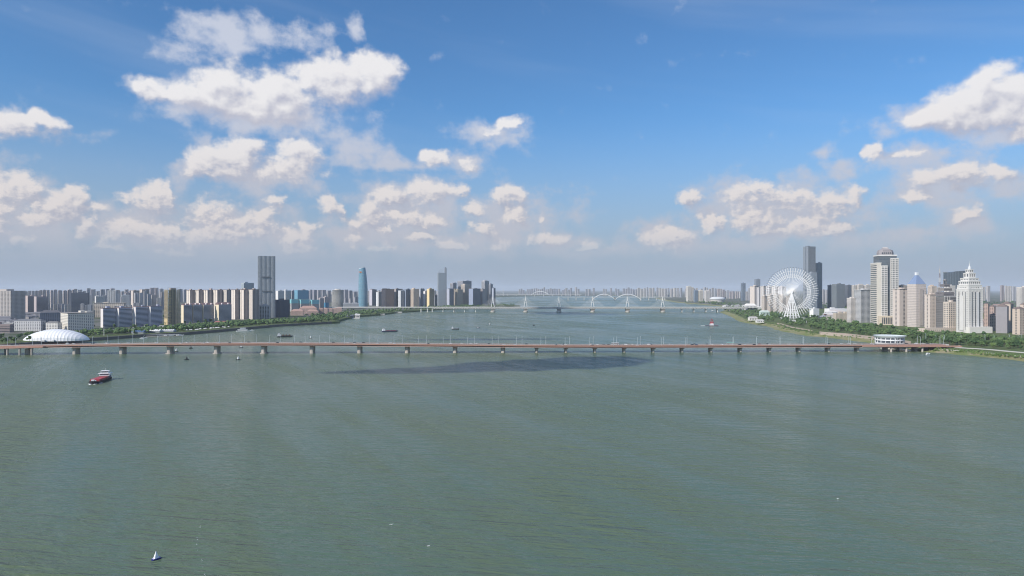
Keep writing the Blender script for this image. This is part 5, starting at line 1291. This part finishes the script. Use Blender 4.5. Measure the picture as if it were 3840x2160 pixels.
def buoy(px, py, kind_, lab):
    D = Dg(py); r = empty('buoy', (X(px, D), D, 0), .5); 
    if kind_ == 'boat':
        hullmesh(4.4, 2.0, .7, .5, .3).build('hull', PAINT, r, col=(.03,.035,.20))
        m = MB(); m.box(-1.8,1.6,-.85,.85,.70,.80); m.build('deck', PAINT, r, col=(.45,.45,.72))
        m = MB(); m.loft([[(-1.2,-.75,.803),(.9,-.75,.803),(.9,.75,.803),(-1.2,.75,.803)],[(-.1,-.05,4.3),(.05,-.05,4.3),(.05,.05,4.3),(-.1,.05,4.3)]]); m.build('pyramid_mark', PAINT, r, col=(.85,.86,.88))
        m = MB(); m.tube((-.02,0,4.2),(-.02,0,4.9),.06,5); m.build('light_post', DARK, r)
        r.rotation_euler = (0,0,math.radians(-125)); r.scale = (.78,.78,.72)
    else:
        c = (.8,.8,.8) if kind_ == 'white' else (.03,.03,.035)
        hullmesh(6.2, 3.2, .9, .4, .3).build('hull', PAINT, r, col=(.05,.05,.06))
        m = MB(); m.loft([circ(1.3,.9,8),circ(.9,3.2,8),circ(.15,5.0,8)]); m.build('topmark', PAINT, r, col=c)
    tag(r, lab, 'buoy')
buoy(585, 2098, 'boat', 'blue boat-shaped buoy with a white pyramid mark in the near water')
buoy(893, 1349, 'white', 'white conical buoy in front of the brown bridge')
buoy(700, 1349, 'black', 'black buoy in front of the brown bridge, left of the white one')
buoy(905, 1304, 'white', 'white conical buoy seen just behind the brown bridge deck')
buoy(716, 1307, 'black', 'dark buoy seen below the brown bridge deck')
buoy(661, 1318, 'white', 'small pale buoy between two piers left of the dark one')
buoy(1165, 1268, 'white', 'white buoy behind the brown bridge near the dark cargo boat')
buoy(1837, 1218, 'white', 'lone white buoy in mid-river below the white bridge')
buoy(2002, 1337-116, 'black', 'tiny dark buoy in the middle of the river')
def skiff(px, py, L, lab, col=(.8,.8,.8), rz=.4, grp=None, name='motor_boat'):
    D = Dg(py); r = empty(name, (X(px, D), D, 0), rz); hullmesh(L, L*.3, 1.1, .5, .3).build('hull', PAINT, r, col=col)
    m = MB(); m.loft([[(-L*.3,-L*.1,1.1),(L*.18,-L*.1,1.1),(L*.18,L*.1,1.1),(-L*.3,L*.1,1.1)],[(-L*.28,-L*.08,2.6),(L*.05,-L*.08,2.6),(L*.05,L*.08,2.6),(-L*.28,L*.08,2.6)]]); m.build('cabin', PAINT, r, col=(.8,.8,.82))
    m = MB(); m.box(-L*.275,L*.09,-L*.096,L*.096,1.6,2.1); m.build('window_band', GLASS, r); tag(r, lab, 'boat', grp)
skiff(3480, 1329, 8, 'small white motor boat by the right shore below the brown bridge')
skiff(1794, 1230, 9, 'small dark launch right of the short grey cargo boat', (.08,.08,.1))
for k, (px, py, L) in enumerate([(533,1270,9),(548,1268,8),(604,1262,16),(622,1261,14),(640,1259,12),(676,1258,15),(700,1254,12),(716,1253,10)]):
    skiff(px, py, L, f'white boat moored along the marina pontoon, {ORD(k+1)} from the left', rz=.3+.25*(k % 3), grp='boats moored at the marina')
def ferry():
    D = Dg(1243); r = empty('ferry', (X(914, D), D, 0), .32); hullmesh(34, 8, 1.8, .7).build('hull', PAINT, r, col=(.8,.8,.8))
    m = MB(); m.box(-13,8,-3.4,3.4,1.8,5.0); m.build('lower_saloon', PAINT, r, col=(.78,.78,.78))
    m = MB(); m.box(-13.05,8.05,-3.45,3.45,2.9,4.2); m.build('window_band', GLASS, r)
    m = MB(); m.box(-14,9,-4,4,5.003,5.4); m.build('upper_deck', PAINT, r, col=(.8,.8,.8))
    m = MB(); m.box(-8,4,-2.8,2.8,5.403,8.2); m.build('upper_saloon', PAINT, r, col=(.6,.62,.64))
    m = MB(); m.box(-9,5,-3.4,3.4,8.203,8.6); m.build('roof', PAINT, r, col=(.8,.8,.8)); tag(r,'white two-deck ferry moored at the left quay near the red-roofed hall','ferry')
ferry()
skiff(946, 1240, 10, 'small white boat moored right of the two-deck ferry')
skiff(2675, 1166, 22, 'white launch passing under the right end of the white bridge')
# drifting flotsam
for k, (px, py, lab) in enumerate([(1466,1966,'pale strip of drifting flotsam in the near water'),(3142,1870,'white fleck of drifting flotsam on the right-hand water'),(1607,2047,'yellowish speck of drifting flotsam near the bottom centre')]):
    D = Dg(py); m = MB(); rr = random.Random(k)
    for j in range(6): m.loft([circ(0,-.05,6,.5,.25,cx=rr.uniform(-.8,.8)*(1.6 if k == 0 else .5),cy=rr.uniform(-.2,.2)),circ(0,.12,6,.3,.15,cx=rr.uniform(-.7,.7)*(1.6 if k == 0 else .5),cy=rr.uniform(-.2,.2))])
    tag(m.build('flotsam', FOAM, None, (X(px, D), D, 0)), lab, 'flotsam')

# ================================================================ far towers of the skyline
rf = random.Random(21)
def far_tower(px0, px1, yt, D, rot, col, label, group, zb=5.0):
    cx, w, d = rect(px0, px1, D, rf.uniform(.9,1.5), rot); H_ = Z(yt, D)-zb
    m = MB(); s = rf.choice((0,0,1,2))
    m.box(-w/2, w/2, -d/2, d/2, 0, H_*(.97 if s else .985))
    if s == 1: m.box(-w*.28, w*.28, -d/2-.5, d/2+.5, 0, H_)
    elif s == 2: m.box(-w/2-.4, -w*.12, -d*.3, d*.55, 0, H_*.99); m.box(w*.05, w/2+.4, -d*.55, d*.3, 0, H_)
    else: m.box(-w*.2, w*.2, -d*.3, d*.3, H_*.985+.01, H_)
    o = m.build('apartment_tower', FAR, None, (cx, D, zb), rot, col=col)
    tag(o, label, 'building', group)
def cluster(x0, x1, step, yt, jit, D, jd, rot, cols, label, group, skip=0.0):
    px = x0; num = 0
    while px < x1:
        w = step*rf.uniform(.7,1.15)
        if rf.random() >= skip:
            c = rf.choice(cols); v = rf.uniform(.9,1.1); num += 1
            far_tower(px, px+w, yt+rf.uniform(-jit, jit)*(1.0 if rf.random() < .75 else 2.2), D+rf.uniform(-jd, jd), math.radians(rot+rf.uniform(-6,6)), [q*v for q in c], f'{label}, {ORD(num)} from left', group)
        px += w+step*rf.uniform(.0,.22)
PK = [(.56,.48,.46),(.52,.46,.45),(.60,.53,.49)]; GY = [(.46,.44,.45),(.54,.51,.50),(.42,.41,.44)]; PL = [(.60,.57,.55),(.52,.52,.54),(.64,.60,.55)]
cluster(92, 150, 15, 1089, 2, 4300, 200, 42, PK, 'hazy pink-grey flats rising just behind the wide hotel slab', 'flats behind the hotel slab')
cluster(145, 285, 15, 1088, 3, 3600, 150, 42, PK, 'hazy pinkish apartment slab in the skyline above the white office', 'pinkish slabs above the white office')
cluster(150, 268, 13, 1139, 4, 2700, 100, 40, PK+GY, 'mid-rise pink and grey flats between the hotel and the dark glass slab', 'mid-rise flats by the dark slab')
cluster(262, 620, 17, 1086, 3.5, 5200, 350, 42, GY+PK, 'faint grey apartment tower on the hazy left horizon', 'faint towers on the left horizon')
cluster(330, 470, 16, 1108, 7, 3400, 200, 38, PL+GY, 'pale mid-distance flats above the four riverside towers', 'pale flats above the riverside towers', .15)
cluster(470, 620, 17, 1099, 8, 3100, 200, 40, PL+PK, 'pale mid-distance tower left of the concrete shell', 'pale towers left of the concrete shell', .1)
cluster(300, 470, 24, 1142, 5, 2350, 80, 30, PL, 'low cream office row behind the four riverside towers', 'cream office row', .15)
cluster(470, 560, 24, 1144, 4, 2300, 60, 30, PL, 'low pale office block close behind the riverside towers', 'pale office blocks', .1)
cluster(668, 712, 16, 1086, 3, 5000, 200, 42, GY, 'hazy grey tower right of the concrete shell', 'hazy towers right of the shell')
cluster(1090, 1350, 15, 1088, 3, 4900, 300, 42, GY, 'hazy grey tower behind the blue tapered tower', 'hazy towers behind the blue tower')
cluster(1290, 1350, 17, 1116, 4, 4100, 100, 40, GY, 'grey mid-rise behind the low offices left of the blue tower', 'grey mid-rises by the blue tower')
cluster(1378, 1440, 13, 1088, 3, 5000, 200, 42, GY, 'hazy tower right behind the blue tapered tower', 'hazy towers right of the blue tower')
cluster(1440, 1700, 16, 1087, 2.5, 4900, 200, 42, GY+PK, 'hazy tower filling gaps in the row along the bridge approach', 'hazy towers along the bridge approach', .3)
cluster(1945, 2120, 7.5, 1083, 2.6, 11500, 400, 20, GY, 'bluish far tower on the horizon above the single-arch bridge', 'bluish horizon towers left', .2)
cluster(2120, 2470, 9, 1082, 3, 10500, 400, 20, GY, 'bluish far tower on the horizon above the twin arches', 'bluish horizon towers right', .18)
cluster(2390, 2580, 10, 1080.5, 2, 8200, 300, 18, PL, 'pale far apartment tower on the right-bank horizon', 'pale right-bank horizon towers', .05)
cluster(2600, 2720, 10, 1080, 3, 7200, 300, 18, PK+PL, 'pinkish far apartment tower above the arena', 'pinkish towers above the arena', .05)
cluster(2715, 2780, 9, 1091, 3, 7000, 300, 18, PL+PK, 'pale low skyline block left of the lone dark tower', 'skyline blocks by the lone tower', .1)
cluster(2796, 2830, 10, 1088, 4, 5600, 200, 18, PL, 'pale skyline block right of the lone dark tower', 'skyline blocks right of the lone tower')
cluster(3083, 3106, 10, 1086, 4, 4300, 100, 15, GY, 'hazy block between the wheel and the glass offices', 'hazy blocks by the glass offices')
cluster(3664, 3830, 15, 1073, 4, 5200, 250, 14, PL+PK, 'hazy pale tower right of the white spired tower', 'hazy towers right of the spired tower', .05)
cluster(3400, 3600, 17, 1078, 3, 4200, 200, 14, PL, 'pale tower seen between the beige landmarks', 'pale towers between the landmarks', .3)
def low_house(px, D, w, d, h, rot, col, rcol, lab, grp):
    m = MB(); m.box(-w/2,w/2,-d/2,d/2,0,h); r = empty('low_house', (X(px, D), D, 6.6), rot); m.build('wall', FAR, r, col=col)
    m = MB(); m.loft([[(-w/2-.5,-d/2-.5,h+.003),(w/2+.5,-d/2-.5,h+.003),(w/2+.5,d/2+.5,h+.003),(-w/2-.5,d/2+.5,h+.003)],[(-w*.3,-.3,h+d*.25),(w*.3,-.3,h+d*.25),(w*.3,.3,h+d*.25),(-w*.3,.3,h+d*.25)]]); m.build('roof', WALL, r, col=rcol); tag(r, lab, 'house', grp)
for k in range(34):
    low_house(rf.uniform(2715,2860), rf.uniform(3180,3750), rf.uniform(14,30), rf.uniform(10,15), rf.uniform(6,12), rf.uniform(-.3,.8), (.72,.70,.67), rf.choice(((.2,.2,.21),(.70,.69,.67))), 'small white house in the village left of the Ferris wheel', 'white village houses')
for k in range(26):
    low_house(rf.uniform(3060,3330), rf.uniform(2080,3000), rf.uniform(24,60), rf.uniform(14,26), rf.uniform(8,16), rf.uniform(-.1,.4), rf.choice(PL), rf.choice(((.55,.5,.47),(.66,.64,.62))), 'low pale block on the right bank between wheel and domed skyscraper', 'low right-bank blocks')
for k in range(22):
    low_house(rf.uniform(0,330), rf.uniform(1620,2300), rf.uniform(25,60), rf.uniform(13,20), rf.uniform(9,20), rf.uniform(-.1,.6), rf.choice(GY), (.2,.2,.22), 'low grey block behind the air dome and five-storey row', 'low left-bank blocks')
for k in range(16):
    low_house(rf.uniform(3690,3850), rf.uniform(1700,3400), rf.uniform(25,60), rf.uniform(14,22), rf.uniform(9,20), rf.uniform(-.1,.4), rf.choice(PK), (.35,.25,.22), 'low block behind the brown flats at the right edge', 'low blocks behind the brown flats')

# ================================================================ trees
rt = random.Random(31)
ICO = None
def ico():
    t = (1+5**.5)/2; v = [(-1,t,0),(1,t,0),(-1,-t,0),(1,-t,0),(0,-1,t),(0,1,t),(0,-1,-t),(0,1,-t),(t,0,-1),(t,0,1),(-t,0,-1),(-t,0,1)]
    v = [Vector(q).normalized() for q in v]
    f = [(0,11,5),(0,5,1),(0,1,7),(0,7,10),(0,10,11),(1,5,9),(5,11,4),(11,10,2),(10,7,6),(7,1,8),(3,9,4),(3,4,2),(3,2,6),(3,6,8),(3,8,9),(4,9,5),(2,4,11),(6,2,10),(8,6,7),(9,8,1)]
    nf = []; cache = {}
    def mid(a, b):
        k_ = (min(a, b), max(a, b))
        if k_ not in cache: v.append(((v[a]+v[b])/2).normalized()); cache[k_] = len(v)-1
        return cache[k_]
    for a, b, c in f:
        ab, bc, ca = mid(a, b), mid(b, c), mid(c, a); nf += [(a,ab,ca),(b,bc,ab),(c,ca,bc),(ab,bc,ca)]
    return v, nf
IV, IF = ico()
def lump(m, c, r, rr, jit=.28):
    i = len(m.v)
    for q in IV: s = r*(1+rr.uniform(-jit, jit)); m.v.append((c[0]+q.x*s, c[1]+q.y*s, c[2]+q.z*s*.85))
    m.f += [(a+i, b+i, c_+i) for a, b, c_ in IF]
def leaves(m, c, r, n, rr, s):
    for _ in range(n):
        q = Vector((rr.gauss(0,1), rr.gauss(0,1), rr.gauss(.3,1))).normalized()*r*rr.uniform(.85,1.18)
        a = Vector((rr.gauss(0,1), rr.gauss(0,1), rr.gauss(0,1))).normalized()*s; b = a.orthogonal().normalized()*s*.7
        p = Vector(c)+q; m.poly([p-a, p+b, p+a, p-b])
def tree_proto(seed, h, mt, nm):
    rr = random.Random(seed); r = empty(nm); t = MB()
    t.tube((0,0,-.4),(0,0,h*.45),.32,7,.2)
    for k in range(4):
        a = k*1.6+rr.random(); t.tube((0,0,h*(.28+.05*k)),(math.cos(a)*h*.22,math.sin(a)*h*.22,h*.62),.14,5,.06)
    t.build('trunk', BARK, r); m = MB()
    for k in range(9):
        a = rr.uniform(0,6.28); q = rr.uniform(.05,.30)*h; z = h*rr.uniform(.45,.84); rad = h*rr.uniform(.12,.19)
        c = (math.cos(a)*q, math.sin(a)*q, z); lump(m, c, rad, rr); leaves(m, c, rad, 26, rr, h*.04)
    m.build('crown', mt, r); return r
PROT = [tree_proto(k, h, mt, 'broadleaf_tree') for k, (h, mt) in enumerate([(11,LEAF),(13,LEAF),(9.5,LEAF),(10.5,LEAFL),(12,LEAF)])]
first = [True]*len(PROT)
def plant(x, y, z, lab, grp, s=1.0, light=.15):
    k = 3 if rt.random() < light else rt.choice((0,1,2,4))
    if first[k]: o = PROT[k]; first[k] = False; o.location = (x, y, z)
    else: o = dup(PROT[k], (x, y, z))
    o.rotation_euler = (0,0,rt.uniform(0,6.28)); q = s*rt.uniform(.75,1.25); o.scale = (q*rt.uniform(.95,1.2), q*rt.uniform(.95,1.2), q)
    tag(o, lab, 'tree', grp)
def gz_r(y, off): return float(np.interp(off, [0,14,30,60], [-.3,1.2,4.2,7]))
n = 0
while n < 70:                      # nearest corner, bottom right
    y = rt.uniform(950,1190); off = rt.uniform(38,330); x = rshore(y)+off
    if 52 < off < 68 or (1050 < y < 1130 and off < 95): continue
    if 1920+F*x/y > 3900: continue
    plant(x, y, gz_r(y, off), 'leafy green tree on the near right bank at the bridge end', 'trees at the bridge end', .9); n += 1
n = 0
while n < 110:
    y = rt.uniform(1190,1720); off = rt.uniform(46,190); x = rshore(y)+off
    if (x-637)**2+(y-1172)**2 < 55**2: continue
    plant(x, y, gz_r(y, off), 'dense green tree in the park belt below the right-bank landmarks', 'park trees below the landmarks', 1.05); n += 1
n = 0
while n < 40:
    y = rt.uniform(1720,2100); off = rt.uniform(45,160); x = rshore(y)+off
    if abs(x-864) < 40 and abs(y-2140) < 70: continue
    plant(x, y, gz_r(y, off), 'green tree near the foot of the Ferris wheel', 'trees by the Ferris wheel', 1.0); n += 1
n = 0
while n < 40:
    y = rt.uniform(1180,1420); off = rt.uniform(8,150); x = lshore(y)-off; px = 1920+F*x/y
    if px < -10 or px > 480: continue
    if abs((x-X(212,1285))) < 62 and abs(y-1285) < 30: continue
    plant(x, y, 6.3, 'dark green tree around the white air dome', 'trees around the air dome', .85); n += 1
n = 0
while n < 38:
    y = rt.uniform(1850,2230); off = rt.uniform(4,70); x = lshore(y)-off
    plant(x, y, 6.0, 'riverside tree on the wooded point of the left bank', 'trees on the wooded point', .95); n += 1
def wood(name, lab, pts, mt, s0=1.0):
    m = MB(); rr = random.Random(len(pts))
    for (x, y, z, h) in pts:
        for k in range(3):
            a = rr.uniform(0,6.28); q = h*rr.uniform(.0,.28); lump(m, (x+math.cos(a)*q, y+math.sin(a)*q, z+h*rr.uniform(.35,.75)), h*rr.uniform(.22,.33), rr, .3)
    o = m.build(name, mt); kind(o, 'stuff'); o['label'] = lab
rr = random.Random(77)
P_ = []
for _ in range(560):
    y = rr.uniform(1430,3050); lo = 30 if y < 1800 else 3; off = rr.uniform(lo, 110 if y < 2300 else 150); P_.append((lshore(y)-off, y, 6.2, rr.uniform(7,13)))
for _ in range(130):
    y = rr.uniform(3150,4150); P_.append((lshore(y)-rr.uniform(2,170), y, 6.2, rr.uniform(9,14)))
for _ in range(420):
    y = rr.uniform(1440,2050); P_.append((lshore(y)-rr.uniform(45,125), y, 6.2, rr.uniform(9,14)))
wood('left_bank_woodland', 'dense dark woodland strip along the left bank', P_, LEAF)
P_ = []
for _ in range(420):
    y = rr.uniform(1250,2900); off = rr.uniform(70,260); x = rshore(y)+off
    if abs(x-864) < 45 and abs(y-2140) < 60: continue
    P_.append((x, y, 7, rr.uniform(7,12)))
for _ in range(240):
    y = rr.uniform(2200,5200); P_.append((rshore(y)+rr.uniform(20,260), y, 6, rr.uniform(8,14)))
for _ in range(150):
    y = rr.uniform(950,1300); P_.append((rshore(y)+rr.uniform(200,520), y, 7, rr.uniform(8,12)))
wood('right_bank_woodland', 'green woodland behind the park belt on the right bank', P_, LEAF)
P_ = []
for _ in range(260):
    y = rr.uniform(920,1110); off = rr.uniform(16,34); P_.append((rshore(y)+off, y, gz_r(y, off)-.3, rr.uniform(2,4)))
for _ in range(220):
    y = rr.uniform(1230,2200); off = rr.uniform(18,42); P_.append((rshore(y)+off, y, gz_r(y, off)-.3, rr.uniform(2,4.5)))
wood('shore_bushes', 'low green bushes along the right shore', P_, LEAFL)
P_ = []
for _ in range(520):
    D_ = rr.uniform(2200,5200); P_.append((X(rr.uniform(3080,3850), D_), D_, 6.5, rr.uniform(9,15)))
for _ in range(300):
    D_ = rr.uniform(1600,3400); P_.append((X(rr.uniform(-20,1350), D_), D_, 6.5, rr.uniform(8,12)))
P_ = [p for p in P_ if p[0] < lshore(p[1])-150 or p[0] > rshore(p[1])+260]
wood('city_trees', 'scattered street trees between the buildings', P_, LEAF)
# white parasols along the marina quay
par = None
for k in range(22):
    y = rt.uniform(1540,1680); x = lshore(y)-rt.uniform(8,26)
    if par is None:
        par = empty('parasol'); m = MB(); m.tube((0,0,0),(0,0,2.6),.07,5); m.build('pole', STEEL, par)
        m = MB(); m.loft([circ(2.3,2.4,8),circ(.1,3.5,8)]); m.build('canopy', PAINT, par, col=(.8,.79,.76)); o = par
    else: o = dup(par, (0,0,0))
    o.location = (x, y, 6.3); o.scale = (1.3,1.3,1.3); tag(o, 'white parasol on the marina promenade before the dark trees', 'parasol', 'white promenade parasols')

for k, (px, py, D) in enumerate([(3472,1250,1230),(3510,1258,1200),(3542,1256,1190),(3604,1252,1180),(3694,1254,1170),(3728,1256,1240),(3786,1254,1230),(3822,1258,1200),(3832,1254,1210)]):
    o = dup(lp, (X(px, D), D, Z(py, D)-13.0), 0.0); tag(o, f'grey lamp post among the trees beyond the right bridge end, {ORD(k+1)} from the left', 'street lamp', 'lamp posts at the right bridge end')
# ================================================================ clouds overhead that throw the dark patches on the river
def cloudmat():
    m, t, q, p = mat('cloud_body'); p.inputs['Base Color'].default_value = (.9,.9,.9,1); p.inputs['Roughness'].default_value = 1; p.inputs['Specular IOR Level'].default_value = 0
    n = q.noise(q.n('ShaderNodeTexCoord').outputs['Object'], .045, 5, .65)
    q.L.new(q.mr(n, .36, .52, 0.35, 1.0), p.inputs['Alpha']); return m
CLM = cloudmat()
def overhead(gpts, h, nm):
    """gpts: ground spots (x, y, rx, ry) of the shadow; the cloud floats up-sun of them"""
    k = 1/math.tan(SUN_EL); dx_, dy_ = SUN.x/math.hypot(SUN.x, SUN.y)*k*h, SUN.y/math.hypot(SUN.x, SUN.y)*k*h
    m = MB(); rr = random.Random(len(gpts)+int(h))
    for (x, y, a, b) in gpts:
        i = len(m.v)
        for q in IV:
            s = 1+rr.uniform(-.22,.22); m.v.append((x+q.x*a*s, y+q.y*b*s, q.z*min(a, b)*.4*s+rr.uniform(-4,4)))
        m.f += [(a_+i, b_+i, c_+i) for a_, b_, c_ in IF]
    o = m.build('cloud', CLM, None, (dx_, dy_, h), smooth=True); kind(o, 'stuff'); o['label'] = 'small cumulus cloud floating overhead towards the sun'
overhead([(-190,838,36,18),(-135,850,52,27),(-80,868,56,36),(-20,898,66,54),(40,922,70,68),(100,950,70,72),(150,980,44,52),(20,868,36,20),(95,892,36,20)], 800, 'a')
overhead([(-160,1372,70,14),(-60,1382,80,20),(40,1395,70,16)], 950, 'b')
overhead([(190,2950,110,130),(260,2830,130,90),(330,2780,110,60)], 2600, 'c')
